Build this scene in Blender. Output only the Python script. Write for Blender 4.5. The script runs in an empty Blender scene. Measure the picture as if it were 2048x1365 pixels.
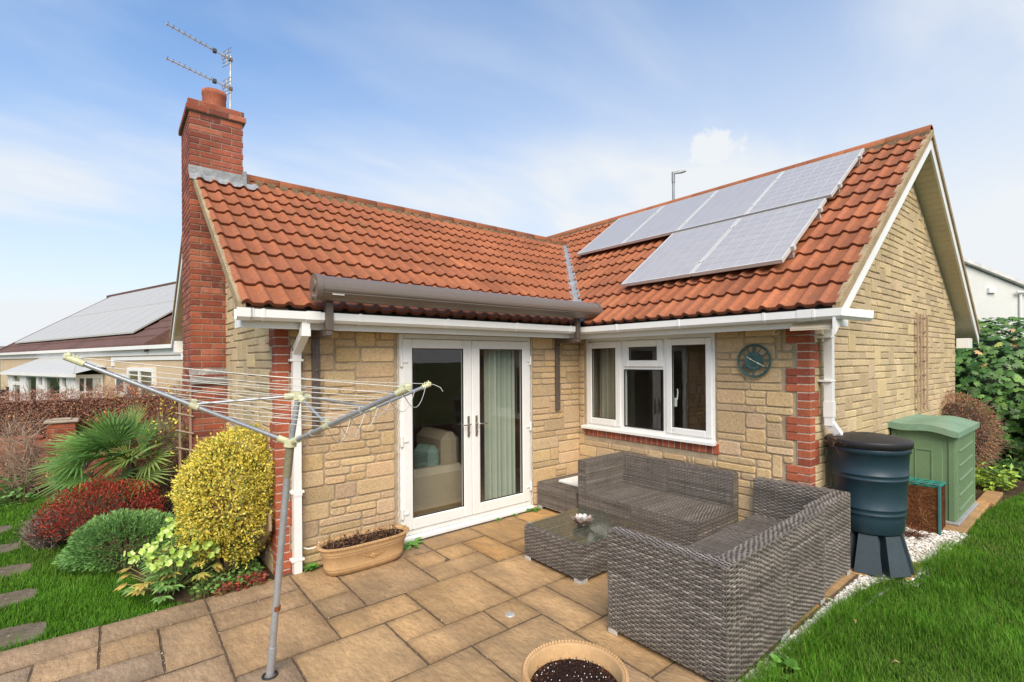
import bpy, math, random
import numpy as np
from mathutils import Vector, Matrix
R = math.radians
rng = np.random.default_rng(7)
random.seed(7)
sc = bpy.context.scene
COL = sc.collection

# ------------------------------------------------------------------ camera
cam_d = bpy.data.cameras.new('camera')
cam = bpy.data.objects.new('camera', cam_d); COL.objects.link(cam)
YAW, ROLL, F_PX = 0.8877, -0.0067, 976.6
fw = Vector((math.cos(YAW), math.sin(YAW), 0)); rt = Vector((math.sin(YAW), -math.cos(YAW), 0)); upv = Vector((0, 0, 1))
r2 = rt*math.cos(ROLL) + upv*math.sin(ROLL); u2 = -rt*math.sin(ROLL) + upv*math.cos(ROLL)
mw = Matrix.Identity(4)
for i in range(3):
    mw[i][0] = r2[i]; mw[i][1] = u2[i]; mw[i][2] = -fw[i]
mw[0][3], mw[1][3], mw[2][3] = -4.884, -4.564, 1.8385
cam.matrix_world = mw
cam_d.sensor_width = 36; cam_d.lens = F_PX/2048*36
cam_d.shift_y = (720.92-682.5)/2048
cam_d.clip_start = 0.05; cam_d.clip_end = 2000
sc.camera = cam

# ------------------------------------------------------------------ light
SUN_EL, SUN_AZ = R(44), math.atan2(-0.80, -0.60)      # the sun stands behind the viewer
wd = bpy.data.worlds.new('World'); sc.world = wd; wd.use_nodes = True
nt = wd.node_tree; nt.nodes.clear()
def wn(t): return nt.nodes.new(t)
out = wn('ShaderNodeOutputWorld'); bg = wn('ShaderNodeBackground')
sky = wn('ShaderNodeTexSky'); sky.sky_type = 'NISHITA'; sky.sun_disc = False
sky.sun_elevation = SUN_EL; sky.sun_rotation = math.pi/2 - SUN_AZ
sky.air_density = 1.0; sky.dust_density = 0.6; sky.ozone_density = 2.0
tc = wn('ShaderNodeTexCoord'); sep = wn('ShaderNodeSeparateXYZ'); nt.links.new(tc.outputs['Generated'], sep.inputs[0])
# clouds: noise laid on a flat layer high above
mx = wn('ShaderNodeMath'); mx.operation = 'MAXIMUM'; mx.inputs[1].default_value = 0.0; nt.links.new(sep.outputs['Z'], mx.inputs[0])
ad = wn('ShaderNodeMath'); ad.operation = 'ADD'; ad.inputs[1].default_value = 0.22; nt.links.new(mx.outputs[0], ad.inputs[0])
dv = wn('ShaderNodeVectorMath'); dv.operation = 'DIVIDE'; nt.links.new(tc.outputs['Generated'], dv.inputs[0])
cb = wn('ShaderNodeCombineXYZ'); cb.inputs[2].default_value = 1
nt.links.new(ad.outputs[0], cb.inputs[0]); nt.links.new(ad.outputs[0], cb.inputs[1]); nt.links.new(cb.outputs[0], dv.inputs[1])
mp = wn('ShaderNodeMapping'); mp.inputs['Scale'].default_value = (0.8, 1.7, 0.0); mp.inputs['Rotation'].default_value = (0, 0, R(-30)); mp.inputs['Location'].default_value = (7.2, 3.3, 0)
nt.links.new(dv.outputs[0], mp.inputs[0])
nz = wn('ShaderNodeTexNoise'); nz.inputs['Scale'].default_value = 0.9; nz.inputs['Detail'].default_value = 8; nz.inputs['Roughness'].default_value = 0.5; nz.inputs['Distortion'].default_value = 0.3
nt.links.new(mp.outputs[0], nz.inputs['Vector'])
cr = wn('ShaderNodeMapRange'); cr.inputs['From Min'].default_value = 0.38; cr.inputs['From Max'].default_value = 0.80; cr.interpolation_type = 'SMOOTHSTEP'
nt.links.new(nz.outputs['Fac'], cr.inputs['Value'])
# thin veil everywhere, thicker low down where one looks through more of it
hz = wn('ShaderNodeMapRange'); hz.inputs['From Min'].default_value = 0.0; hz.inputs['From Max'].default_value = 0.66
hz.inputs['To Min'].default_value = 1.0; hz.inputs['To Max'].default_value = 0.0
nt.links.new(mx.outputs[0], hz.inputs['Value'])
cm = wn('ShaderNodeMath'); cm.operation = 'MULTIPLY'; cm.inputs[1].default_value = 0.60; nt.links.new(cr.outputs[0], cm.inputs[0])
fa = wn('ShaderNodeMath'); fa.operation = 'ADD'; fa.use_clamp = True
vx = wn('ShaderNodeMapRange'); vx.inputs['From Min'].default_value = 0.10; vx.inputs['From Max'].default_value = 0.95; vx.inputs['To Max'].default_value = 0.30; nt.links.new(sep.outputs['X'], vx.inputs['Value'])   # the veil thickens towards the right
va = wn('ShaderNodeMath'); va.operation = 'ADD'; nt.links.new(vx.outputs[0], va.inputs[0]); nt.links.new(hz.outputs[0], va.inputs[1])
nt.links.new(cm.outputs[0], fa.inputs[0]); nt.links.new(va.outputs[0], fa.inputs[1])
# one small puffy cloud over the ridge
cl_dir = Vector((0.815, 0.447, 0.370)).normalized()
nz2 = wn('ShaderNodeTexNoise'); nz2.inputs['Scale'].default_value = 13; nz2.inputs['Distortion'].default_value = 0.6; nz2.inputs['Detail'].default_value = 8; nz2.inputs['Roughness'].default_value = 0.6
nt.links.new(tc.outputs['Generated'], nz2.inputs['Vector'])
sb = wn('ShaderNodeVectorMath'); sb.operation = 'SUBTRACT'; sb.inputs[1].default_value = cl_dir; nt.links.new(tc.outputs['Generated'], sb.inputs[0])
scv = wn('ShaderNodeVectorMath'); scv.operation = 'MULTIPLY'; scv.inputs[1].default_value = (1.0, 1.0, 1.75); nt.links.new(sb.outputs[0], scv.inputs[0])
ln = wn('ShaderNodeVectorMath'); ln.operation = 'LENGTH'; nt.links.new(scv.outputs[0], ln.inputs[0])
mr2 = wn('ShaderNodeMapRange'); mr2.inputs['From Min'].default_value = 0.21; mr2.inputs['From Max'].default_value = 0.0; mr2.inputs['To Min'].default_value = -0.45; mr2.inputs['To Max'].default_value = 0.62
nt.links.new(ln.outputs['Value'], mr2.inputs['Value'])
a2 = wn('ShaderNodeMath'); a2.operation = 'ADD'; nt.links.new(mr2.outputs[0], a2.inputs[0]); nt.links.new(nz2.outputs['Fac'], a2.inputs[1])
mr3 = wn('ShaderNodeMapRange'); mr3.inputs['From Min'].default_value = 0.62; mr3.inputs['From Max'].default_value = 0.98; mr3.interpolation_type = 'SMOOTHSTEP'
nt.links.new(a2.outputs[0], mr3.inputs['Value'])
fb = wn('ShaderNodeMath'); fb.operation = 'MAXIMUM'; nt.links.new(fa.outputs[0], fb.inputs[0]); nt.links.new(mr3.outputs[0], fb.inputs[1])
mix = wn('ShaderNodeMix'); mix.data_type = 'RGBA'
hs = wn('ShaderNodeHueSaturation'); hs.inputs['Saturation'].default_value = 1.55; hs.inputs['Value'].default_value = 1.62; nt.links.new(sky.outputs[0], hs.inputs['Color'])
nt.links.new(fb.outputs[0], mix.inputs['Factor']); nt.links.new(hs.outputs[0], mix.inputs[6]); mix.inputs[7].default_value = (5.9, 6.15, 6.4, 1)
nt.links.new(mix.outputs[2], bg.inputs['Color']); bg.inputs['Strength'].default_value = 0.10
nt.links.new(bg.outputs[0], out.inputs['Surface'])

sun_d = bpy.data.lights.new('sun', 'SUN'); sun_d.energy = 3.2; sun_d.angle = R(44); sun_d.color = (1.0, 0.88, 0.71)
sun = bpy.data.objects.new('sun', sun_d); COL.objects.link(sun)
sdir = Vector((math.cos(SUN_AZ)*math.cos(SUN_EL), math.sin(SUN_AZ)*math.cos(SUN_EL), math.sin(SUN_EL)))
sun.rotation_euler = sdir.to_track_quat('Z', 'Y').to_euler(); sun.location = (-10, -12, 15)
sc.view_settings.view_transform = 'Standard'; sc.view_settings.look = 'None'
sc.view_settings.exposure = 0.55; sc.view_settings.gamma = 1.0
sc.cycles.max_bounces = 8; sc.cycles.transparent_max_bounces = 12; sc.cycles.use_denoising = True

# ------------------------------------------------------------------ materials
MATS = {}
def M(name, col=None, rough=0.7, spec=0.4, metal=0.0, n1=(3.0, 0.18), n2=(40.0, 0.15), bump=None, trans=0.0, coat=0.0, stretch=None, speck=None, emit=None, gain=1.0):
    """procedural principled material; col None reads the vertex colour 'col'"""
    if name in MATS: return MATS[name]
    m = bpy.data.materials.new(name); m.use_nodes = True; t = m.node_tree; t.nodes.clear()
    N = t.nodes.new; L = t.links.new
    o = N('ShaderNodeOutputMaterial'); b = N('ShaderNodeBsdfPrincipled')
    b.inputs['Roughness'].default_value = rough; b.inputs['Specular IOR Level'].default_value = spec; b.inputs['Metallic'].default_value = metal
    if coat: b.inputs['Coat Weight'].default_value = coat; b.inputs['Coat Roughness'].default_value = 0.12
    if col is None:
        src = N('ShaderNodeAttribute'); src.attribute_name = 'col'; c = src.outputs['Color']
    else:
        src = N('ShaderNodeRGB'); src.outputs[0].default_value = (*col, 1); c = src.outputs[0]
    tcn = N('ShaderNodeTexCoord'); vec = tcn.outputs['Object']
    if stretch:
        mpn = N('ShaderNodeMapping'); mpn.inputs['Scale'].default_value = stretch; L(vec, mpn.inputs[0]); vec = mpn.outputs[0]
    for (s, a) in (n1, n2):
        if not a: continue
        n = N('ShaderNodeTexNoise'); n.inputs['Scale'].default_value = s; n.inputs['Detail'].default_value = 5; n.inputs['Roughness'].default_value = 0.6; L(vec, n.inputs['Vector'])
        r = N('ShaderNodeMapRange'); r.inputs['From Min'].default_value = 0.3; r.inputs['From Max'].default_value = 0.7
        r.inputs['To Min'].default_value = 1-a; r.inputs['To Max'].default_value = 1+a; L(n.outputs['Fac'], r.inputs['Value'])
        v = N('ShaderNodeVectorMath'); v.operation = 'SCALE'; L(c, v.inputs[0]); L(r.outputs[0], v.inputs['Scale']); c = v.outputs[0]
    if gain != 1.0:
        v = N('ShaderNodeVectorMath'); v.operation = 'SCALE'; L(c, v.inputs[0]); v.inputs['Scale'].default_value = gain; c = v.outputs[0]
    for (s, lo, hi, sc_col, amt) in (speck or []):
        n = N('ShaderNodeTexNoise'); n.inputs['Scale'].default_value = s; n.inputs['Detail'].default_value = 6; n.inputs['Roughness'].default_value = 0.65; L(vec, n.inputs['Vector'])
        r = N('ShaderNodeMapRange'); r.inputs['From Min'].default_value = lo; r.inputs['From Max'].default_value = hi; r.inputs['To Max'].default_value = amt; L(n.outputs['Fac'], r.inputs['Value'])
        x = N('ShaderNodeMix'); x.data_type = 'RGBA'; L(r.outputs[0], x.inputs['Factor']); L(c, x.inputs[6]); x.inputs[7].default_value = (*sc_col, 1); c = x.outputs[2]
    L(c, b.inputs['Base Color'])
    if bump:
        n = N('ShaderNodeTexNoise'); n.inputs['Scale'].default_value = bump[0]; n.inputs['Detail'].default_value = 6; n.inputs['Roughness'].default_value = 0.6; L(vec, n.inputs['Vector'])
        bp = N('ShaderNodeBump'); bp.inputs['Strength'].default_value = bump[1]; bp.inputs['Distance'].default_value = bump[2]; L(n.outputs['Fac'], bp.inputs['Height']); L(bp.outputs[0], b.inputs['Normal'])
    if emit:
        b.inputs['Emission Color'].default_value = (*emit[0], 1); b.inputs['Emission Strength'].default_value = emit[1]
    last = b.outputs[0]
    if trans:
        tr = N('ShaderNodeBsdfTranslucent'); L(c, tr.inputs['Color']); ms = N('ShaderNodeMixShader'); ms.inputs[0].default_value = trans
        L(last, ms.inputs[1]); L(tr.outputs[0], ms.inputs[2]); last = ms.outputs[0]
    L(last, o.inputs['Surface']); MATS[name] = m; return m
def glass_mat(name, tint=(0.86, 0.90, 0.88), refl=1.0, rough=0.01):
    if name in MATS: return MATS[name]
    m = bpy.data.materials.new(name); m.use_nodes = True; t = m.node_tree; t.nodes.clear(); N = t.nodes.new; L = t.links.new
    o = N('ShaderNodeOutputMaterial'); tr = N('ShaderNodeBsdfTransparent'); tr.inputs[0].default_value = (*tint, 1)
    g = N('ShaderNodeBsdfGlossy'); g.inputs['Roughness'].default_value = rough
    n = N('ShaderNodeTexNoise'); n.inputs['Scale'].default_value = 2.5; bp = N('ShaderNodeBump'); bp.inputs['Strength'].default_value = 0.02; bp.inputs['Distance'].default_value = 0.02
    L(n.outputs['Fac'], bp.inputs['Height']); L(bp.outputs[0], g.inputs['Normal'])
    fr = N('ShaderNodeLayerWeight'); pw = N('ShaderNodeMath'); pw.operation = 'POWER'; pw.inputs[1].default_value = 5; L(fr.outputs['Facing'], pw.inputs[0])   # Schlick, the same from both sides
    mu = N('ShaderNodeMath'); mu.operation = 'MULTIPLY_ADD'; mu.inputs[1].default_value = 0.9*refl; mu.inputs[2].default_value = 0.075*refl; mu.use_clamp = True; L(pw.outputs[0], mu.inputs[0])
    ms = N('ShaderNodeMixShader'); L(mu.outputs[0], ms.inputs[0]); L(tr.outputs[0], ms.inputs[1]); L(g.outputs[0], ms.inputs[2]); L(ms.outputs[0], o.inputs['Surface'])
    MATS[name] = m; return m

# ------------------------------------------------------------------ geometry collector
class G:
    def __init__(s): s.V = []; s.F = []; s.C = []; s.n = 0; s.sm = []
    def add(s, V, F, col=(1, 1, 1), smooth=False):
        V = np.asarray(V, float).reshape(-1, 3)
        if not isinstance(F, list) or (len(F) and not isinstance(F[0], np.ndarray)): F = [F]
        for f in F:
            f = np.asarray(f, int)
            if f.ndim == 1: f = f[None, :]
            if len(f): s.F.append(f+s.n); s.sm.append(smooth)
        c = np.asarray(col, float)
        s.C.append(np.tile(c, (len(V), 1)) if c.ndim == 1 else c)
        s.V.append(V); s.n += len(V); return s
    def xf(s, fn): s.V = [fn(v) for v in s.V]; return s
    def merge(s, o):
        for v, c in zip(o.V, o.C): s.V.append(v); s.C.append(c)
        for f, k in zip(o.F, o.sm): s.F.append(f+s.n); s.sm.append(k)
        s.n += o.n; return s
    def box(s, x0, y0, z0, x1, y1, z1, b=0.0, col=(1, 1, 1), rot=0, about=None):
        x0, x1 = min(x0, x1), max(x0, x1); y0, y1 = min(y0, y1), max(y0, y1); z0, z1 = min(z0, z1), max(z0, z1)
        c = np.array([(x0+x1)/2, (y0+y1)/2, (z0+z1)/2]); h = np.array([x1-x0, y1-y0, z1-z0])/2
        b = min(b, h.min()*0.9)
        if b <= 0:
            V = np.array([[sx, sy, sz] for sx in (-1, 1) for sy in (-1, 1) for sz in (-1, 1)])*h
            F = [(0, 1, 3, 2), (4, 6, 7, 5), (0, 4, 5, 1), (2, 3, 7, 6), (0, 2, 6, 4), (1, 5, 7, 3)]
            V = V+c; Fs = [np.array(F)]
        else:
            V, idx = [], {}
            for sx in (-1, 1):
                for sy in (-1, 1):
                    for sz in (-1, 1):
                        for a in range(3):
                            v = np.array([sx, sy, sz])*(h-b); v[a] = (sx, sy, sz)[a]*h[a]
                            idx[(sx, sy, sz, a)] = len(V); V.append(v)
            Q, T = [], []
            for a in range(3):
                o1, o2 = [k for k in range(3) if k != a]
                for sg in (-1, 1):
                    q = []
                    for p, r in ((-1, -1), (1, -1), (1, 1), (-1, 1)):
                        k = [0, 0, 0]; k[a] = sg; k[o1] = p; k[o2] = r; q.append(idx[(*k, a)])
                    Q.append(q)
                for p in (-1, 1):
                    for r in (-1, 1):
                        k0 = [0, 0, 0]; k1 = [0, 0, 0]; k0[a] = -1; k1[a] = 1
                        k0[o1] = k1[o1] = p; k0[o2] = k1[o2] = r
                        Q.append([idx[(*k0, o1)], idx[(*k1, o1)], idx[(*k1, o2)], idx[(*k0, o2)]])
            for sx in (-1, 1):
                for sy in (-1, 1):
                    for sz in (-1, 1): T.append([idx[(sx, sy, sz, a)] for a in range(3)])
            V = np.array(V)+c; Fs = [np.array(Q), np.array(T)]
        if rot:
            p = c if about is None else np.array(about); d = V-p; cs, sn = math.cos(rot), math.sin(rot)
            V = np.stack([d[:, 0]*cs-d[:, 1]*sn, d[:, 0]*sn+d[:, 1]*cs, d[:, 2]], 1)+p
        return s.add(V, Fs, col)
    def tube(s, pts, r, n=8, col=(1, 1, 1), caps=True, smooth=True, closed=False):
        P = np.array(pts, float); m = len(P); rr = np.full(m, r) if np.isscalar(r) else np.array(r, float)
        T = np.zeros_like(P)
        if closed: T = np.roll(P, -1, 0)-np.roll(P, 1, 0)
        else: T[1:-1] = P[2:]-P[:-2]; T[0] = P[1]-P[0]; T[-1] = P[-1]-P[-2]
        T /= np.linalg.norm(T, axis=1)[:, None]+1e-12
        ref = np.array([0, 0, 1.0]) if abs(T[0][2]) < 0.9 else np.array([1.0, 0, 0])
        V = []; A = np.cross(T[0], ref); A /= np.linalg.norm(A)
        for i in range(m):
            A = A-T[i]*(A@T[i]); A /= np.linalg.norm(A)+1e-12; B = np.cross(T[i], A)
            an = np.arange(n)*2*math.pi/n
            V.append(P[i]+rr[i]*(np.cos(an)[:, None]*A+np.sin(an)[:, None]*B))
        V = np.concatenate(V); F = []
        for i in range(m if closed else m-1):
            for k in range(n):
                j = (i+1) % m; F.append((i*n+k, i*n+(k+1) % n, j*n+(k+1) % n, j*n+k))
        s.add(V, [np.array(F)], col, smooth)
        if caps and not closed:
            s.add(V[:n], [np.arange(n)[::-1]], col); s.add(V[-n:], [np.arange(n)], col)
        return s
    def lathe(s, prof, c, n=32, col=(1, 1, 1), smooth=True, sx=1.0, sy=1.0):
        """prof: list of (r, z) from bottom to top round the z axis at c"""
        an = np.arange(n)*2*math.pi/n; V = []
        for (r, z) in prof: V.append(np.stack([c[0]+r*sx*np.cos(an), c[1]+r*sy*np.sin(an), np.full(n, c[2]+z)], 1))
        F = []
        for i in range(len(prof)-1):
            for k in range(n): F.append((i*n+k, i*n+(k+1) % n, (i+1)*n+(k+1) % n, (i+1)*n+k))
        return s.add(np.concatenate(V), [np.array(F)], col, smooth)
    def disc(s, c, r, n=24, col=(1, 1, 1), up=1, sx=1, sy=1):
        an = np.arange(n)*2*math.pi/n*up
        return s.add(np.stack([c[0]+r*sx*np.cos(an), c[1]+r*sy*np.sin(an), np.full(n, c[2])], 1), [np.arange(n)], col)
    def prism(s, poly, ax, a0, a1, col=(1, 1, 1), smooth=False):
        """polygon of 2D points in the plane perpendicular to axis ax (0,1,2), pulled from a0 to a1"""
        P = np.array(poly, float); n = len(P); o = [k for k in range(3) if k != ax]
        def ring(a):
            V = np.zeros((n, 3)); V[:, o[0]] = P[:, 0]; V[:, o[1]] = P[:, 1]; V[:, ax] = a; return V
        V = np.concatenate([ring(a0), ring(a1)])
        s.add(V, [np.array([(k, (k+1) % n, n+(k+1) % n, n+k) for k in range(n)])], col, smooth)
        s.add(ring(a0), [np.arange(n)[::-1]], col); s.add(ring(a1), [np.arange(n)], col); return s
    def sweep(s, prof, path, col=(1, 1, 1), smooth=False, caps=True):
        """prof: 2D (side, up) closed polygon swept along a polyline; mitred in plan"""
        P = np.array(path, float); n = len(prof); V = []
        for i in range(len(P)):
            d0 = P[i]-P[i-1] if i else P[1]-P[0]; d1 = P[i+1]-P[i] if i < len(P)-1 else P[i]-P[i-1]
            d0 = d0/np.linalg.norm(d0); d1 = d1/np.linalg.norm(d1); t = d0+d1; t /= np.linalg.norm(t)
            sd = np.array([t[1], -t[0], 0]); sd /= np.linalg.norm(sd); k = 1/max(0.3, abs(t@d0))
            upd = np.cross(sd, t)
            for (a, b) in prof: V.append(P[i]+sd*a*k+upd*b)
        F = [(i*n+k, i*n+(k+1) % n, (i+1)*n+(k+1) % n, (i+1)*n+k) for i in range(len(P)-1) for k in range(n)]
        s.add(V, [np.array(F)], col, smooth)
        if caps: s.add(V[:n], [np.arange(n)[::-1]], col); s.add(V[-n:], [np.arange(n)], col)
        return s
    def sticks(s, P0, P1, r0, r1=None, col=(1, 1, 1)):
        """many three-sided sticks at once"""
        P0 = np.asarray(P0, float); P1 = np.asarray(P1, float); m = len(P0)
        if m == 0: return s
        r0 = np.full(m, r0) if np.isscalar(r0) else np.asarray(r0); r1 = r0 if r1 is None else (np.full(m, r1) if np.isscalar(r1) else np.asarray(r1))
        T = P1-P0; T /= np.linalg.norm(T, axis=1)[:, None]+1e-9
        ref = np.where(np.abs(T[:, 2:3]) < 0.9, np.array([[0, 0, 1.0]]), np.array([[1.0, 0, 0]]))
        A = np.cross(T, ref); A /= np.linalg.norm(A, axis=1)[:, None]+1e-9; B = np.cross(T, A); V = np.zeros((m, 6, 3))
        for k in range(3):
            an = k*2*math.pi/3; d = math.cos(an)*A+math.sin(an)*B
            V[:, k] = P0+d*r0[:, None]; V[:, 3+k] = P1+d*r1[:, None]
        b = np.arange(m)[:, None]*6
        F = np.concatenate([b+np.array([[k, (k+1) % 3, 3+(k+1) % 3, 3+k]]) for k in range(3)])
        c = np.asarray(col, float); c = np.repeat(c, 6, 0) if c.ndim == 2 else c
        return s.add(V.reshape(-1, 3), [F], c)
    def leaves(s, P, D, Nn, ln, wd, col, col_tip=None, fold=0.15, at=0.5):
        """kite leaves: base P, direction D, normal N; two quads sharing nothing (4 verts)"""
        P = np.asarray(P, float); m = len(P)
        D = D/(np.linalg.norm(D, axis=1)[:, None]+1e-9); S = np.cross(D, Nn); S /= np.linalg.norm(S, axis=1)[:, None]+1e-9; U = np.cross(S, D)
        ln = np.broadcast_to(ln, (m,))[:, None]; wd = np.broadcast_to(wd, (m,))[:, None]
        mid = P+D*ln*at+U*ln*fold; tip = P+D*ln-U*ln*fold*0.4
        V = np.stack([P, mid+S*wd/2-U*wd*0.12, tip, mid-S*wd/2-U*wd*0.12], 1).reshape(-1, 3)
        b = np.arange(m)[:, None]*4
        c = np.asarray(col, float); c = np.tile(c, (m, 1)) if c.ndim == 1 else c
        if col_tip is None: cc = np.repeat(c, 4, 0)
        else:
            t = np.asarray(col_tip, float); t = np.tile(t, (m, 1)) if t.ndim == 1 else t
            cc = np.stack([c, t, t, t], 1).reshape(-1, 3)
        return s.add(V, [b+np.array([[0, 1, 2, 3]])], cc)
    def mesh(s, name, mat, org=(0, 0, 0)):
        V = np.concatenate(s.V)-np.array(org); C = np.clip(np.concatenate(s.C), 0, 1)
        me = bpy.data.meshes.new(name); me.vertices.add(len(V)); me.vertices.foreach_set('co', V.astype(np.float32).ravel())
        tot = np.concatenate([np.full(len(f), f.shape[1]) for f in s.F]); lv = np.concatenate([f.ravel() for f in s.F])
        sm = np.concatenate([np.full(len(f), k) for f, k in zip(s.F, s.sm)])
        me.loops.add(len(lv)); me.loops.foreach_set('vertex_index', lv.astype(np.int32))
        me.polygons.add(len(tot)); st = np.concatenate([[0], np.cumsum(tot)[:-1]])
        me.polygons.foreach_set('loop_start', st.astype(np.int32)); me.polygons.foreach_set('loop_total', tot.astype(np.int32))
        me.polygons.foreach_set('use_smooth', sm.astype(bool))
        at = me.color_attributes.new('col', 'FLOAT_COLOR', 'POINT')
        at.data.foreach_set('color', np.concatenate([C, np.ones((len(C), 1))], 1).astype(np.float32).ravel())
        me.update(calc_edges=True); me.validate(); me.materials.append(mat); return me

WL = {}
def wloc(o):
    l = Vector((0, 0, 0))
    while o is not None: l += o.location; o = o.parent
    return l
def thing(name, label, cat, loc=(0, 0, 0), group=None):
    o = bpy.data.objects.new(name, None); COL.objects.link(o); o.location = loc; o.empty_display_size = 0.1
    o['label'] = label; o['category'] = cat
    if group: o['group'] = group
    return o
def part(name, g, mat, parent, label=None):
    me = g.mesh(name, mat, tuple(wloc(parent))); o = bpy.data.objects.new(name, me); COL.objects.link(o); o.parent = parent
    if label: o['label'] = label
    return o
def single(name, g, mat, label, cat, group=None, kind=None):
    V = np.concatenate(g.V); lo, hi = V.min(0), V.max(0); org = ((lo[0]+hi[0])/2, (lo[1]+hi[1])/2, lo[2])
    o = bpy.data.objects.new(name, g.mesh(name, mat, org)); COL.objects.link(o); o.location = org
    if label: o['label'] = label
    if cat: o['category'] = cat
    if group: o['group'] = group
    if kind: o['kind'] = kind
    return o
def struct(name, g, mat, kind='structure', label=None):
    o = bpy.data.objects.new(name, g.mesh(name, mat)); COL.objects.link(o); o['kind'] = kind
    if label: o['label'] = label
    return o
def copy_tree(o, parent=None):
    c = o.copy(); COL.objects.link(c)
    if parent is not None: c.parent = parent
    for ch in list(o.children): copy_tree(ch, c)
    return c
def rnd(lo, hi, n=None): return rng.uniform(lo, hi, n)
def unit(n):
    d = rng.normal(size=(n, 3)); return d/np.linalg.norm(d, axis=1)[:, None]
def pick(cols, n, jit=0.12):
    c = np.array(cols)[rng.integers(0, len(cols), n)]; return np.clip(c*(1+rng.normal(0, jit, (n, 1))), 0.003, 1)
# ================================================================== materials of the place
m_stone = M('cast_stone', None, 0.9, 0.2, n1=(1.3, 0.10), n2=(55, 0.20), bump=(60, 0.7, 0.012), speck=[(2.2, .58, .75, (.30, .235, .15), .45)])
m_mortar = M('mortar', (0.40, 0.32, 0.215), 0.95, 0.1, n1=(6, 0.2), n2=(90, 0.2), bump=(120, 0.4, 0.005))
m_brick = M('red_brick', None, 0.8, 0.3, n1=(4, 0.2), n2=(50, 0.2), bump=(60, 0.4, 0.008), speck=[(9, 0.60, 0.80, (0.50, 0.38, 0.32), 0.5)])
m_tile = M('roof_tile', None, 0.82, 0.3, n1=(1.6, 0.16), n2=(30, 0.16), bump=(120, 0.25, 0.004), speck=[(7, 0.56, 0.78, (0.17, 0.10, 0.07), 0.55), (38, 0.66, 0.74, (0.42, 0.40, 0.33), 0.7), (75, .71, .75, (.62, .60, .54), .8), (1.9, .60, .74, (.17, .115, .045), .55)])
m_upvc = M('white_upvc', (0.80, 0.80, 0.77), 0.35, 0.5, n1=(2, 0.04), n2=(20, 0.02), speck=[(4.5, .60, .80, (.50, .46, .38), .30)])
m_soffit = M('cream_soffit', (0.64, 0.55, 0.40), 0.6, 0.3, n1=(2, 0.08), n2=(20, 0.05))
m_lead = M('lead', (0.27, 0.285, 0.29), 0.6, 0.4, n1=(6, 0.25), n2=(40, 0.2), bump=(14, 0.5, 0.02))
m_bed = M('verge_mortar', (0.36, 0.27, 0.16), 0.95, 0.1, n1=(6, 0.2), n2=(50, 0.25), bump=(50, 0.6, 0.01))
m_glass = glass_mat('window_glass', (.84, .88, .86), 1.15)
m_gasket = M('black_gasket', (0.02, 0.02, 0.02), 0.6)
m_steel = M('polished_steel', (0.62, 0.57, 0.50), 0.25, 0.5, metal=1.0, n1=(5, 0.05), n2=(30, 0.05))
m_room = M('room_plaster', None, 0.9, 0.2, n1=(2, 0.05), n2=(20, 0.03))

# key sizes
LX, MY, WX = 3.80, 2.831, 5.60
EV, EVZ = -0.34, 2.275            # tile edge at the eaves
RDG_Y, RDG_Z = 2.65, 4.23         # ridge of the door wing
RDM_X, RDM_Z = 2.98, 4.63         # ridge of the main block
SL_A = (RDG_Z-EVZ)/(RDG_Y-EV); SL_B = (RDM_Z-2.265)/(RDM_X-EV)
VL, VR = -LX-0.345, -MY-0.345     # verge lines

bungalow = thing('bungalow', 'stone-faced bungalow with red tiled roof, brick chimney and white french doors', 'house', (0, 0, 0))

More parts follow.
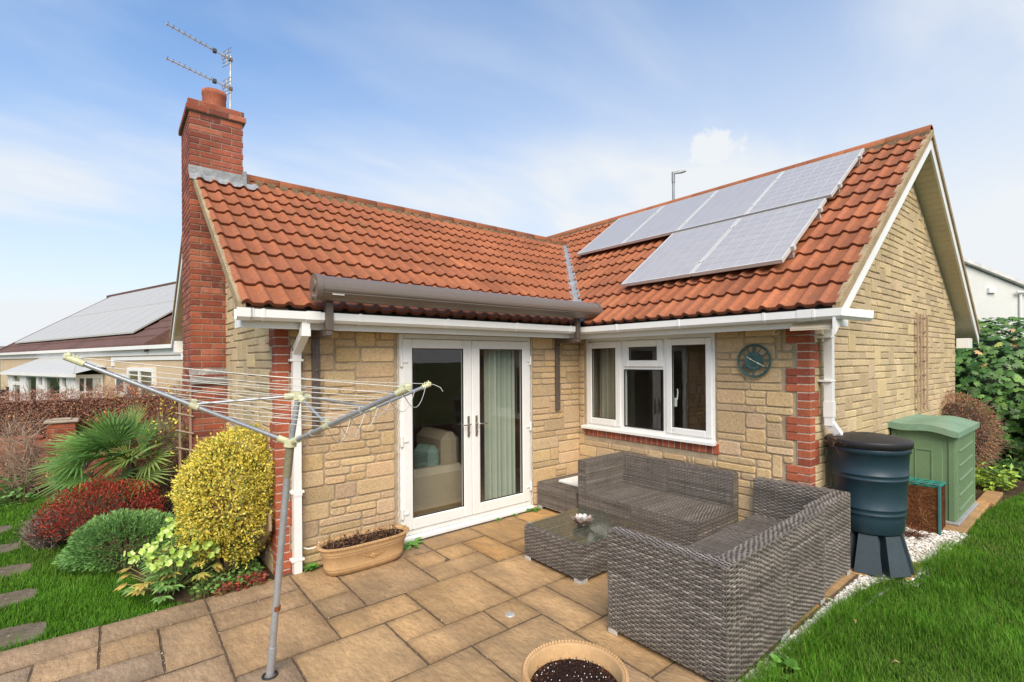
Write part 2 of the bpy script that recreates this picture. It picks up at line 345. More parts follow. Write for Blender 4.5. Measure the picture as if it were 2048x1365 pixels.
STONE = [(0.57, 0.41, 0.23), (0.53, 0.38, 0.215), (0.60, 0.435, 0.25), (0.51, 0.37, 0.22), (0.58, 0.41, 0.22)]
GSTONE = [(0.58, 0.45, 0.265), (0.55, 0.43, 0.255), (0.60, 0.465, 0.28), (0.52, 0.405, 0.245)]
def stonework(org, u, w, h, inside, pal, seed, cu=0.05, cv=0.075, depth=0.012, gap=0.0065, rnd_c=0.022, wts=(0.62, 0.30, 0.08), wmul=1.0):
    """random-coursed walling blocks laid on a grid over w x h; inside(u,v) says whether a point may hold stone"""
    r = random.Random(seed); nu, nv = int(round(w/cu)), int(math.ceil(h/cv)); occ = np.zeros((nu, nv), bool)
    for i in range(nu):
        for j in range(nv):
            if not all(inside((i+a)*cu, (j+b)*cv) for a in (0.02, 0.98) for b in (0.03, 0.97)): occ[i, j] = True
    g = G(); u = np.array(u, float); nrm = np.array([u[1], -u[0], 0.0]); org = np.array(org, float)
    for j in range(nv):
        i = 0
        while i < nu:
            if occ[i, j]: i += 1; continue
            hh = r.choices([1, 2, 3], wts)[0]
            ww = max(3, int({1: r.randint(3, 9), 2: r.randint(4, 7), 3: r.randint(5, 8)}[hh]*wmul))
            hh = min(hh, nv-j); k = 0
            while k < ww and i+k < nu and not occ[i+k, j:j+hh].any(): k += 1
            if k == 0: hh = 1; k = 1
            # swallow slivers
            rest = 0
            while i+k+rest < nu and rest < 3 and not occ[i+k+rest, j:j+hh].any(): rest += 1
            if rest in (1, 2) and (i+k+rest >= nu or occ[i+k+rest, j:j+hh].any()): k += rest
            occ[i:i+k, j:j+hh] = True
            a0, a1 = i*cu+gap*r.uniform(.6, 1.4), (i+k)*cu-gap*r.uniform(.6, 1.4); b0, b1 = j*cv+gap*r.uniform(.7, 1.3), min((j+hh)*cv, h)-gap*r.uniform(.7, 1.3)
            c = min(rnd_c*r.uniform(.6, 1.2), (a1-a0)*.4, (b1-b0)*.4); d = depth*r.uniform(.75, 1.25)
            def ring(e, c):
                x0, x1, y0, y1 = a0+e, a1-e, b0+e, b1-e
                q = [(x0+c, y0), (x1-c, y0), (x1-c*.3, y0+c*.3), (x1, y0+c), (x1, y1-c), (x1-c*.3, y1-c*.3), (x1-c, y1), (x0+c, y1), (x0+c*.3, y1-c*.3), (x0, y1-c), (x0, y0+c), (x0+c*.3, y0+c*.3)]
                return [(p[0]+r.uniform(-.002, .002), p[1]+r.uniform(-.002, .002)) for p in q]
            tl = (r.uniform(-.003, .003), r.uniform(-.004, .004)); V = []
            for (e, dd) in ((0, -0.002), (0.0015, d*.7), (0.007, d)):
                for p in ring(e, c):
                    t = dd+((p[0]-a0)/(a1-a0)-.5)*tl[0]+((p[1]-b0)/max(.01, b1-b0)-.5)*tl[1]
                    V.append(org+u*p[0]+np.array([0, 0, p[1]])+nrm*t)
            F = [(s*12+q, s*12+(q+1) % 12, s*12+12+(q+1) % 12, s*12+12+q) for s in range(2) for q in range(12)]
            col = np.array(r.choice(pal))*r.uniform(.86, 1.09)*np.array([1, r.uniform(.98, 1.02), r.uniform(.94, 1.06)])
            g.add(V, [np.array(F), np.arange(24, 36)[None, :]], col)
            i += k
    return g
def sheet(g, org, u, rects, col=(1, 1, 1)):
    org = np.array(org, float); u = np.array(u, float)
    for (a0, b0, a1, b1) in rects:
        g.add([org+u*a+np.array([0, 0, b]) for a, b in ((a0, b0), (a1, b0), (a1, b1), (a0, b1))], [np.arange(4)], col)
    return g
def add_mesh_with(o, mat):      # second material slot on a wall: mortar behind the stones
    o.data.materials.append(mat)
def wall_part(name, stones, mortar, parent):
    n0 = sum(len(f) for f in stones.F); stones.merge(mortar)
    o = part(name, stones, m_stone, parent); o.data.materials.append(m_mortar)
    mi = np.zeros(len(o.data.polygons), np.int32); mi[n0:] = 1; o.data.polygons.foreach_set('material_index', mi)
    return o

DX0, DX1 = -2.650, -0.880         # french doors
WY0, WY1, WZ0, WZ1 = -0.135, -1.935, 0.955, 2.11   # window opening
BW = 0.225                        # brick pier width at the corners
# wall with the french doors: u along +X from the outer corner
qd = lambda v: 0.09 if int((v+0.051)/0.225) % 2 else 0.19
def inA(u, v):
    x = -LX+u
    if v > 2.14: return False
    if DX0-0.012 < x < DX1+0.012: return False
    return u > qd(v)
st = stonework((-LX, 0, -0.05), (1, 0, 0), LX, 2.25, lambda u, v: inA(u, v-0.05), STONE, 3)
mo = sheet(G(), (-LX, 0, 0), (1, 0, 0), [(0, -0.2, LX+DX0, 2.2), (LX+DX1, -0.2, LX, 2.2), (LX+DX0, 2.12, LX+DX1, 2.2)])
wall_part('wall', st, mo, bungalow)
# wall with the casement window: from the inner corner towards the viewer, outward -X => u along -Y
def inB(u, v):
    if v > 2.14: return False
    if -WY0-0.012 < u < -WY1+0.012 and WZ0-0.115 < v < WZ1+0.1: return False
    return u < MY-(0.19 if int((v+0.051)/0.225) % 2 else 0.09)
st = stonework((0, 0, -0.05), (0, -1, 0), MY, 2.25, lambda u, v: inB(u, v-0.05), STONE, 11)
mo = sheet(G(), (0, 0, 0), (0, -1, 0), [(0, -0.2, -WY0, 2.2), (-WY0, -0.2, -WY1, WZ0-0.1), (-WY1, -0.2, MY, 2.2)])
wall_part('wall', st, mo, bungalow)
# gable at the water butt: u along +X, a touch out of square as surveyed
gu = np.array([WX, -0.13, 0.0]); GL = np.linalg.norm(gu); gu /= GL
def topG(u):
    x = u
    return min(2.10+max(0.0, (x+0.30))*SL_B, 2.10+(2*RDM_X-x+0.3)*SL_B)
def inG(u, v): return v < topG(u)-0.08 and u > (0.09 if int((v+0.051)/0.225) % 2 else 0.19)
st = stonework((0, -MY, -0.05), gu, GL, 4.7, lambda u, v: inG(u, v-0.05), GSTONE, 5, depth=0.011, gap=0.0048, rnd_c=0.010, wts=(.80, .17, .03), wmul=.8)
mo = G(); o3 = np.array([0, -MY, 0.0])
mo.add([o3+gu*0+[0, 0, -.2], o3+gu*GL+[0, 0, -.2], o3+gu*GL+[0, 0, topG(GL)-.02], o3+gu*RDM_X+[0, 0, topG(RDM_X)-.02], o3+[0, 0, topG(0)-.02]], [np.arange(5)])
wall_part('wall', st, mo, bungalow)
# gable behind the chimney: faces -X, u along -Y from the far end
WL_Y = 2*RDG_Y
def topL(y): return min(2.10+(y+0.30)*SL_A, 2.10+(2*RDG_Y-y+0.30)*SL_A)
st = stonework((-LX, WL_Y, -0.25), (0, -1, 0), WL_Y, 4.6, lambda u, v: (v-0.25) < topL(WL_Y-u)-0.06 and (WL_Y-u) > (0.19 if int((v-0.199)/0.225) % 2 else 0.09), GSTONE, 8, depth=0.012, gap=.006, rnd_c=0.010)
mo = G(); mo.add([(-LX, y, z) for y, z in ((WL_Y, -.3), (0, -.3), (0, topL(0)-.02), (RDG_Y, topL(RDG_Y)-.02), (WL_Y, topL(WL_Y)-.02))], [np.arange(5)])
wall_part('wall', st, mo, bungalow)
# back of the house, plain
g = G(); sheet(g, (WX, -MY-.13, -.2), (0, 1, 0), [(0, 0, 8.4, 2.35)]); part('wall', g, m_mortar, bungalow)
g = G(); sheet(g, (-LX, WL_Y, -.2), (1, 0, 0), [(0, 0, WX+LX, 2.35)]); part('wall', g, m_mortar, bungalow)

# brick piers at the two outer corners (three courses long, three courses short)
BRICK = [(0.34, 0.088, 0.044), (0.37, 0.10, 0.05), (0.29, 0.074, 0.042), (0.40, 0.115, 0.055)]
def bricks(g, x0, y0, z0, x1, y1, z1, mort, c=None):
    g.box(x0, y0, z0, x1, y1, z1, 0.004, col=np.array(c if c is not None else random.choice(BRICK))*random.uniform(.85, 1.12))
def pier(cx, cy, sx, sy):
    """corner at (cx,cy); the house lies towards +sx, +sy"""
    g = G(); z = -0.05; k = 0
    g2 = G()
    while z < 2.13:
        long_x = (k//3) % 2 == 0
        a, b = (0.195, 0.096) if long_x else (0.096, 0.195)
        e = 0.014
        bricks(g, cx-sx*e, cy-sy*e, z+.005, cx+sx*a, cy+sy*b, z+.070, None)
        z += 0.075; k += 1
    g2.box(cx-sx*(e-.004), cy-sy*(e-.004), -.05, cx+sx*.1, cy+sy*.1, 2.13, col=(0.5, .42, .34))
    g2.box(cx-sx*(e-.006), cy, -.05, cx+sx*.1, cy+sy*.1, 2.13, col=(0.5, .42, .34))
    g.merge(g2); return g
part('brick_pier', pier(-LX, 0, 1, 1), m_brick, bungalow)
part('brick_pier', pier(0, -MY, 1, 1), m_brick, bungalow)
# soldier course below the window
g = G(); y = WY0+0.03
while y > WY1-0.02:
    bricks(g, -0.016, y-.070, WZ0-.115, .08, y-.005, WZ0-.006, None); y -= 0.0752
g.box(-.010, WY1-.02, WZ0-.112, .07, WY0+.03, WZ0-.008, col=(.48, .38, .3))
part('brick_sill', g, m_brick, bungalow)

# ------------------------------------------------------------------ roofs
TILE = [(0.325, 0.114, 0.050), (0.31, 0.107, 0.048), (0.335, 0.12, 0.053), (0.295, 0.104, 0.049), (0.32, 0.111, 0.048)]
def tiles(org, al, up, nrm, length, slope, gauge, pitch, seed, lift=0.0):
    r = np.random.default_rng(seed); org, al, up, nrm = [np.array(v, float) for v in (org, al, up, nrm)]
    per = 12; n = int(math.ceil(length/pitch))*per; xs = np.arange(n+1)*pitch/per; xs = xs[xs <= length+1e-6]
    t = (xs/pitch) % 1.0
    prof = np.where(t < 0.46, 0.0265*np.sin(np.pi*t/0.46)**0.9, 0.003*np.sin(np.pi*(t-0.46)/0.54)*-1)
    g = G(); nc = int(math.ceil(slope/gauge)); tw = pitch*2; tid = np.floor(xs/tw).astype(int)
    for c in range(nc):
        s0 = c*gauge; s1 = min(s0+gauge+0.04, slope); m = len(xs); th = 0.036
        jig = r.normal(0, 0.0035, tid.max()+2)[tid]
        tcol = (np.array(TILE)[r.integers(0, len(TILE), tid.max()+2)]*r.normal(1, 0.055, (tid.max()+2, 1)))[tid]
        rows = []
        for (s, h) in ((s0+.004, lift+0.000), (s0, lift+th-.004), (s0+.006, lift+th), (s1, lift+0.004)):
            ss = s+(jig if s < s1-.05 else 0)
            rows.append(org+al*xs[:, None]+up*(np.full(m, s)+(jig if s < s1-.05 else 0))[:, None]+nrm*(prof*(1 if h > lift+.001 else .9)+h)[:, None])
        V = np.concatenate(rows); base = np.arange(m-1)
        F = np.concatenate([np.stack([k*m+base, k*m+base+1, (k+1)*m+base+1, (k+1)*m+base], 1) for k in range(3)])
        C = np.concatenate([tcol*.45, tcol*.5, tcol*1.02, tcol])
        pan = np.where(t >= .46, .90, 1.05)[:, None]; C[2*m:] *= np.concatenate([pan, pan]); C[:m] = tcol*[.46, .39, .38]; C[m:2*m] = tcol*[.58, .50, .48]      # tile noses painted dark as the shadow line under each course
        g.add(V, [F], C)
    return g
import bmesh
def cut(o, co, no):
    bm = bmesh.new(); bm.from_mesh(o.data); lo = Vector(co)-wloc(o)
    bmesh.ops.bisect_plane(bm, geom=bm.verts[:]+bm.edges[:]+bm.faces[:], plane_co=lo, plane_no=Vector(no), clear_outer=True)
    bm.to_mesh(o.data); bm.free()
upA = np.array([0, 1, SL_A]); slA = np.linalg.norm(upA); upA /= slA; nA = np.cross([1, 0, 0], upA)
upB = np.array([1, 0, SL_B]); slB = np.linalg.norm(upB); upB /= slB; nB = np.cross([0, -1, 0], upB)
vt = np.array([2.42-EV, RDG_Y-EV, 0]); vt /= np.linalg.norm(vt); vn = np.array([vt[1], -vt[0], 0])  # valley line in plan
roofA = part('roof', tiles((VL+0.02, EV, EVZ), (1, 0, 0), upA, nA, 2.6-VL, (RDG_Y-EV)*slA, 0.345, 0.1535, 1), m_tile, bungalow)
cut(roofA, (EV-vn[0]*.035, EV-vn[1]*.035, 0), vn)
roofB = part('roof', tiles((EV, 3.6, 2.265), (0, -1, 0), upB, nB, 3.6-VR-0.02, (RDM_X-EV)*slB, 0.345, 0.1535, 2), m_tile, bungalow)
# the main slope is cut away only where the door wing's roof covers it
bm = bmesh.new(); bm.from_mesh(roofB.data)
geo = bm.verts[:]+bm.edges[:]+bm.faces[:]
bmesh.ops.bisect_plane(bm, geom=geo, plane_co=(EV+vn[0]*.035, EV+vn[1]*.035, 0), plane_no=Vector(vn))
kill = [f for f in bm.faces if (f.calc_center_median()-Vector((EV+vn[0]*.035, EV+vn[1]*.035, 0))).dot(Vector(vn)) < 0 and f.calc_center_median().x < 2.42]
bmesh.ops.delete(bm, geom=kill, context='FACES'); bm.to_mesh(roofB.data); bm.free()
# rear slopes (plain sheets, out of sight) and the underlay
g = G(); g2 = G()
g.add([(VL, RDG_Y, RDG_Z), (2.6, RDG_Y, RDG_Z), (2.6, 2*RDG_Y-EV, EVZ), (VL, 2*RDG_Y-EV, EVZ)], [np.arange(4)], TILE[1])
g2.add([(RDM_X, VR, RDM_Z), (2*RDM_X-EV, VR, 2.265), (2*RDM_X-EV, 6, 2.265), (RDM_X, 6, RDM_Z)], [np.arange(4)], TILE[1])
part('roof', g, m_tile, bungalow); part('roof', g2, m_tile, bungalow)
# valley lead
g = G(); d = np.array([2.42-EV, RDG_Y-EV, RDG_Z-EVZ]); d /= np.linalg.norm(d)
for sgn in (1, -1):
    a = np.array([EV, EV, EVZ+.012])-vt*.02; b = np.array([2.42, RDG_Y, RDG_Z+.012]); w = vn*sgn*.075; 
    k = (SL_B if sgn > 0 else SL_A)
    lift = np.array([0, 0, 0.075*abs(w[0] if sgn > 0 else w[1])/.075*k*.9])
    g.add([a, b, b+w+lift, a+w+lift], [np.arange(4)])
g.xf(lambda v: v+np.array([0, 0, .018]))
part('valley_lead', g, m_lead, bungalow)
# ridge tiles: half-round, each about 0.45 long
def ridge(p0, p1, r=0.105, n=10, tl=0.45):
    p0, p1 = np.array(p0, float), np.array(p1, float); L = np.linalg.norm(p1-p0); d = (p1-p0)/L; sd = np.array([d[1], -d[0], 0]); g = G()
    k = int(round(L/tl))
    for i in range(k):
        a, b = p0+d*L*i/k, p0+d*(L*(i+1)/k-.006); an = np.linspace(R(-12), R(192), n); V = []
        for q, rr in ((a, r), (b, r), (b, r-.018)):
            V += [q+sd*rr*math.cos(t)+np.array([0, 0, rr*math.sin(t)*.9]) for t in an]
        F = [(s*n+j, s*n+j+1, (s+1)*n+j+1, (s+1)*n+j) for s in range(2) for j in range(n-1)]
        g.add(V, [np.array(F)], np.array(random.choice(TILE))*random.uniform(.8, 1.05), True)
        for t0 in (0, n-1): pass
    return g
o = part('ridge_tiles', ridge((-3.6, RDG_Y, RDG_Z-.005), (2.42, RDG_Y, RDG_Z-.005)), m_tile, roofA)
o = part('ridge_tiles', ridge((RDM_X, 5.5, RDM_Z-.005), (RDM_X, VR, RDM_Z-.005)), m_tile, roofB)
g = G()      # bedding mortar under the ridges
g.box(-3.6, RDG_Y-.125, RDG_Z-.085, 2.4, RDG_Y+.1, RDG_Z-.012); part('ridge_mortar', g, M('mossy_mortar', (.20, .145, .085), .95, n1=(9, .4), n2=(50, .4), speck=[(14, .55, .65, (.10, .09, .035), .7)]), roofA)
g = G(); g.box(RDM_X-.125, VR+.01, RDM_Z-.09, RDM_X+.1, 5.5, RDM_Z-.015)
part('ridge_mortar', g, M('mossy_mortar'), roofB)
# verges: mortar strip, white barge board, sloping soffit
def verge(p_eave, p_ridge, out, wall_off, plain=False):
    """line of the tile edge from eave to ridge; out = unit outward (plan), wall_off = overhang"""
    p0, p1 = np.array(p_eave, float), np.array(p_ridge, float); out = np.array(out, float)
    mort, barge, sof = G(), G(), G(); z = np.array([0, 0, 1.0])
    def slab(g, in0, in1, z0, z1, e0=0.0, e1=0.0):
        d = p1-p0
        a, b = p0-d*e0, p1+d*e1
        V = [q-out*i+z*h for q in (a, b) for (i, h) in ((in0, z0), (in1, z0), (in1, z1), (in0, z1))]
        g.add(V, [np.array([(0, 1, 5, 4), (1, 2, 6, 5), (2, 3, 7, 6), (3, 0, 4, 7)]), np.array([(3, 2, 1, 0), (4, 5, 6, 7)])])
    slab(mort, -0.004, 0.05, -0.062 if plain else -0.05, 0.028)
    if not plain: slab(barge, 0.016, 0.038, -0.205, -0.051, 0.012)
    nb_ = int(np.linalg.norm(p1-p0)/.10)
    for k in range(nb_):       # tongue-and-groove boards across the overhang
        d = (p1-p0)/nb_; a, b = p0+d*(k+.03), p0+d*(k+.97)
        V = [q-out*i+z*h for q in (a, b) for (i, h) in ((.0385, -.19), (wall_off+.03, -.19), (wall_off+.03, -.175), (.0385, -.175))] if not plain else [q-out*i+z*h for q in (a, b) for (i, h) in ((.0385, -.06), (wall_off+.03, -.06), (wall_off+.03, -.05), (.0385, -.05))]
        sof.add(V, [np.array([(0, 1, 5, 4), (1, 2, 6, 5), (2, 3, 7, 6), (3, 0, 4, 7), (3, 2, 1, 0), (4, 5, 6, 7)])], np.array([1, 1, 1])*.9)
    slab(sof, 0.038, wall_off+0.03, *((-0.05, -0.045) if plain else (-0.174, -0.168)))
    return mort, barge, sof
for (pe, pr, ou, ro) in (((VL, EV, EVZ), (VL, RDG_Y, RDG_Z), (-1, 0, 0), roofA), ((VL, 2*RDG_Y-EV, EVZ), (VL, RDG_Y, RDG_Z), (-1, 0, 0), roofA),
                     ((EV, VR, 2.265), (RDM_X, VR, RDM_Z), (0, -1, 0), roofB), ((2*RDM_X-EV, VR, 2.265), (RDM_X, VR, RDM_Z), (0, -1, 0), roofB)):
    plain = pe == (VL, EV, EVZ); mo, ba, so = verge(pe, pr, ou, 0.345, plain)
    part('verge', mo, m_bed, ro)
    if not plain: part('barge_board', ba, m_upvc, ro)
    part('soffit', so, m_soffit, ro)
# box end of the rear eaves seen past the gable
g = G(); g.box(WX+.02, VR+.04, 1.98, WX+.30, -MY-.15, 2.14, .004); part('eaves_box', g, m_upvc, bungalow); g = G(); g.box(VL+.04, WL_Y+.02, 2.0, -LX-.03, WL_Y+.3, 2.2, .004)
part('eaves_box', g, m_upvc, bungalow)
# eaves: fascia, soffit board, gutter with brackets
for ax in (0, 1):
    g = G(); s = G()
    if ax == 0:
        g.box(VL+.03, -.272, 2.108, -.275, -.252, 2.255, .003); s.box(VL+.04, -.252, 2.125, -.26, .02, 2.14)
        g.box(VL+.03, -.252, 2.112, VL+.05, .0, 2.25, .003)
    else:
        g.box(-.272, VR+.04, 2.100, -.252, -.26, 2.255, .003); s.box(-.252, VR+.05, 2.118, .02, -.24, 2.133)
        g.box(-.252, VR+.04, 2.104, .0, VR+.06, 2.25, .003)
    d_ = G()
    if ax == 0: d_.box(VL+.05, -.262, 2.25, -.26, -.250, 2.335, 0)
    else: d_.box(-.262, VR+.06, 2.25, -.250, -.26, 2.33, 0)
    fo = part('fascia', g, m_upvc, bungalow); part('eaves_filler', d_, m_gasket, fo); part('soffit', s, m_upvc, fo)
GP = [(-.054, 0), (-.054, .012), (-.048, .012), (-.048, -.04), (-.03, -.062), (.03, -.066), (.054, -.045), (.056, .0), (.060, .006), (.060, .014), (.050, .014), (.046, -.03), (.03, -.054), (-.03, -.05)]
OUTP = [(-.054, .012), (-.054, -.046), (-.034, -.068), (.034, -.072), (.059, -.048), (.061, .014), (.050, .014), (.046, -.03), (.028, -.055), (-.028, -.050), (-.046, -.03), (-.046, .012)]
CLIP = [(-.058, .016), (-.058, -.049), (-.036, -.073), (.036, -.077), (.064, -.050), (.067, .019), (.048, .019), (.048, .010), (.058, .008), (.05, -.045), (.03, -.064), (-.03, -.062), (-.05, -.04), (-.05, .016)]
def gutter(path, clips, unions):
    g = G(); g.sweep(OUTP, path)
    gg = part('gutter', g, m_upvc, bungalow)
    def sleeve(p, d, w, prof):
        c = G(); d = np.array(d, float); p = np.array(p, float); c.sweep(prof, [p-d*w/2, p+d*w/2]); part('gutter_clip', c, m_upvc, gg)
    for p, d in clips: sleeve(p, d, .022, CLIP)
    for p, d in unions: sleeve(p, d, .11, CLIP)
    return gg
GZ = 2.236
gutter([(-4.15, -.326, GZ), (-.385, -.326, GZ)], [((x, -.326, GZ), (1, 0, 0)) for x in (-4.06, -3.98, -3.2, -2.3, -1.4, -.55)], [((-3.60, -.326, GZ), (1, 0, 0)), ((-4.11, -.326, GZ), (1, 0, 0))])
# sweep: side = right of travel.  first run travels +X, right side = -Y (outward)
gutter([(-.326, -.275, GZ-.008), (-.326, -3.17, GZ-.008), (-.10, -3.30, GZ-.03)], [((-.326, y, GZ-.008), (0, -1, 0)) for y in (-.36, -.95, -1.75, -2.6, -3.0)], [((-.326, -2.93, GZ-.008), (0, -1, 0))])
# downpipes (square, white)
def downpipe(pts, clips, s=.033):
    g = G(); g.sweep([(-s, -s), (s, -s), (s, s), (-s, s)], pts)
    return g
def pipe_path(g, segs, s=.0325):
    for (a, b) in segs:
        a, b = np.array(a, float), np.array(b, float); d = (b-a)/np.linalg.norm(b-a)
        ref = np.array([1.0, 0, 0]); A = ref-d*(ref@d); A /= np.linalg.norm(A); B = np.cross(d, A)
        V = [q+A*s*i+B*s*j for q in (a, b) for i, j in ((-1, -1), (1, -1), (1, 1), (-1, 1))]
        g.add(V, [np.array([(0, 1, 5, 4), (1, 2, 6, 5), (2, 3, 7, 6), (3, 0, 4, 7), (3, 2, 1, 0), (4, 5, 6, 7)])])
px = -3.655
g = G(); pipe_path(g, [((px, -.326, 2.19), (px, -.326, 2.055)), ((px, -.336, 2.085), (px, -.075, 1.925)), ((px, -.062, 1.96), (px, -.062, -.02))])
for z in (2.06,): pipe_path(g, [((px, -.326, z+.05), (px, -.326, z-.01))], .036)
pipe_path(g, [((px, -.062, 1.93), (px, -.062, 1.86))], .0365); pipe_path(g, [((px, -.062, .72), (px, -.062, .67))], .0365)
dp = part('downpipe', g, m_upvc, bungalow)
for z in (1.84, .69, .10):
    c = G(); c.box(px-.055, -.098, z, px+.055, -.02, z+.022, .003); part('pipe_clip', c, m_upvc, dp)
g = G(); qx, qy = .205, -2.925
pipe_path(g, [((qx, qy, 2.10), (qx, qy, 1.22)), ((qx, qy, 1.25), (qx+.05, qy-.06, 1.13))]); pipe_path(g, [((qx, qy, 1.44), (qx, qy, 1.30))], .038)
dp = part('downpipe', g, m_upvc, bungalow)
for z in (2.02, 1.62):
    c = G(); c.box(qx-.06, qy-.036, z, qx+.05, qy+.08, z+.018, .003); part('pipe_clip', c, m_upvc, dp)

# ------------------------------------------------------------------ chimney
CB = [(0.29, 0.078, 0.042), (0.25, 0.066, 0.04), (0.33, 0.095, 0.05), (0.30, 0.09, 0.055), (0.21, 0.062, 0.042), (0.36, 0.12, 0.07)]
def stack(g, x0, y0, x1, y1, z0, z1, bond=0):
    """running-bond brickwork round a rectangle"""
    z = z0; k = bond
    g.box(x0+.006, y0+.006, z0, x1-.006, y1-.006, z1, col=(.27, .20, .15))
    while z < z1-.03:
        for (ax, lo, hi, f) in ((0, x0, x1, y0), (1, y0, y1, x0), (1, y0, y1, x1)):
            t = lo-(.1125 if k % 2 else 0)
            while t < hi:
                a, b = max(t, lo), min(t+.215, hi)
                if b-a > .02:
                    c = np.array(random.choice(CB))*random.uniform(.8, 1.15)
                    if ax == 0: g.box(a, f-.0, z+.004, b, f+.05, z+.067, .004, col=c)
                    elif b > y0+.06:
                        a = max(a, y0+.051)
                        if f == x0: g.box(f, a, z+.004, f+.05, b, z+.067, .004, col=c)
                        else: g.box(f-.05, a, z+.004, f, b, z+.067, .004, col=c)
                t += .225
        z += .075; k += 1
CX0, CX1, CY0, CY1 = -4.18, -3.605, 2.38, 3.25
g = G(); stack(g, CX0, CY0, CX1, CY1, 1.70, 4.86)
stack(g, CX0-.03, CY0-.03, CX1+.03, CY1+.03, 4.86, 4.93); stack(g, CX0-.012, CY0-.012, CX1+.012, CY1+.012, 4.93, 5.00, 1)
stack(g, CX0, CY0-.10, -3.79, CY1+.12, -.25, 1.655)
chim = part('chimney', g, m_brick, roofA)
g = G(); g.lathe([(.135, 5.0), (.135, 5.28), (.142, 5.29), (.142, 5.34), (.125, 5.34), (.115, 5.15), (.0, 5.13)], (-3.86, 2.80, 0), 20, col=(.42, .14, .075))
part('chimney_pot', g, m_brick, chim)
g = G(); g.box(CX0+.03, CY0+.03, 4.995, CX1-.03, CY1-.03, 5.02, .008, col=(.36, .2, .15)); part('chimney_cap', g, m_brick, chim)
g = G()   # lead apron lying on the tiles in front of the stack, dressed over the rolls
xs = np.linspace(CX0-.01, CX1+.15, 44); zt = lambda y: EVZ+(y-EV)*SL_A
tt = ((xs-(VL+.02))/.1535) % 1.0; pr = np.where(tt < .52, .034*np.sin(np.pi*tt/.52), 0)
top = np.stack([xs, np.full(44, CY0-.008), np.full(44, zt(CY0)+.15)], 1); mid = np.stack([xs, np.full(44, CY0-.012), zt(CY0)+.05+pr*.6], 1)
low = np.stack([xs, np.full(44, CY0-.15)+.012*np.sin(xs*33), zt(CY0-.15)+.042+pr], 1)
V = np.concatenate([top, mid, low]); b = np.arange(43)
ok = xs[:-1] < CX1-.01
g.add(V, [np.stack([b, b+1, 44+b+1, 44+b], 1)[ok], np.stack([44+b, 44+b+1, 88+b+1, 88+b], 1)])
g.box(CX1-.01, CY0-.02, zt(CY0)+.02, CX1+.035, CY0+.0, zt(CY0)+.20, .002)
part('lead_flashing', g, m_lead, chim)
g = G(); g.add([(CX0-.02, CY0-.13, 1.63), (-3.78, CY0-.13, 1.63), (-3.78, CY0-.004, 1.76), (CX0-.02, CY0-.004, 1.76), (CX0-.02, CY0-.132, 1.58), (-3.78, CY0-.132, 1.58)], [np.array([(0, 1, 2, 3), (4, 5, 1, 0)])])
part('lead_flashing', g, M('dirty_lead', (.20, .20, .19), .8, n1=(8, .3), n2=(40, .25), speck=[(6, .56, .66, (.55, .55, .52), .8)]), chim)

# ------------------------------------------------------------------ french doors
def frame_rect(g, ax, f0, f1, a0, b0, a1, b1, w, bev=.006, bot=None, top=None):
    """rectangular frame in the plane perpendicular to axis ax ('x' wall: ax=0); a horizontal, b vertical"""
    bw = w if bot is None else bot; tw = w if top is None else top
    for (p0, q0, p1, q1) in ((a0, b0, a0+w, b1), (a1-w, b0, a1, b1), (a0+w, b0, a1-w, b0+bw), (a0+w, b1-tw, a1-w, b1)):
        if ax == 1: g.box(p0, f0, q0, p1, f1, q1, bev)
        else: g.box(f0, p0, q0, f1, p1, q1, bev)
df = G(); frame_rect(df, 1, -.004, .066, DX0, .045, DX1, 2.118, .05, .005)
dfo = part('door_frame', df, m_upvc, bungalow)
g = G(); g.prism([(-.055, .0), (.06, .0), (.06, .046), (-.045, .036), (-.055, .028)], 0, DX0-.01, DX1+.01); part('door_sill', g, m_upvc, dfo)
g = G(); xs = np.arange(0, 2.1, .03)   # wavy sealant line left and right of the frame
for X, sg in ((DX0-.012, -1), (DX1+.012, 1)):
    g = G(); g.tube([(X+sg*.004*math.sin(k*1.7), -.005, k*.03+.03) for k in range(70)], .010, 5)
    part('sealant', g, M('pale_sealant', (.55, .50, .42), .9), dfo)
def leaf(x0, x1, hinge):
    o = thing  # noqa
    g = G(); frame_rect(g, 1, -.022, .04, x0, .100, x1, 2.064, .108, .008, bot=.118, top=.095)
    d = part('door', g, m_upvc, bungalow)
    a0, a1, b0, b1 = x0+.108, x1-.108, .218, 1.969
    gk = G(); frame_rect(gk, 1, -.012, .0, a0-.002, b0-.002, a1+.002, b1+.002, .012, 0.0); part('gasket', gk, m_gasket, d)
    gg = G(); gg.add([(a0, -.004, b0), (a1, -.004, b0), (a1, -.004, b1), (a0, -.004, b1)], [np.arange(4)]); part('glass_pane', gg, m_glass, d)
    hx = x1-.052 if hinge == 'l' else x0+.052; sg = -1 if hinge == 'l' else 1
    h = G(); h.box(hx-.016, -.036, .98, hx+.016, -.02, 1.22, .008)
    h.tube([(hx, -.03, 1.13), (hx, -.075, 1.13), (hx+sg*.02, -.08, 1.128), (hx+sg*.125, -.072, 1.125)], .0085, 8)
    h.tube([(hx, -.036, 1.035), (hx, -.043, 1.035)], .012, 10); part('handle', h, m_steel, d)
    ex = x0 if hinge == 'l' else x1
    for z in (.28, 1.02, 1.83):
        k = G(); s2 = -1 if hinge == 'l' else 1
        k.box(ex+s2*.002, -.034, z-.055, ex+s2*.030, .0, z+.055, .006); k.box(ex-s2*.055, -.034, z-.014, ex, -.02, z+.016, .006)
        part('hinge', k, m_upvc, d)
    return d
leaf(DX0+.035, -1.7705, 'l'); leaf(-1.7665, DX1-.035, 'r')
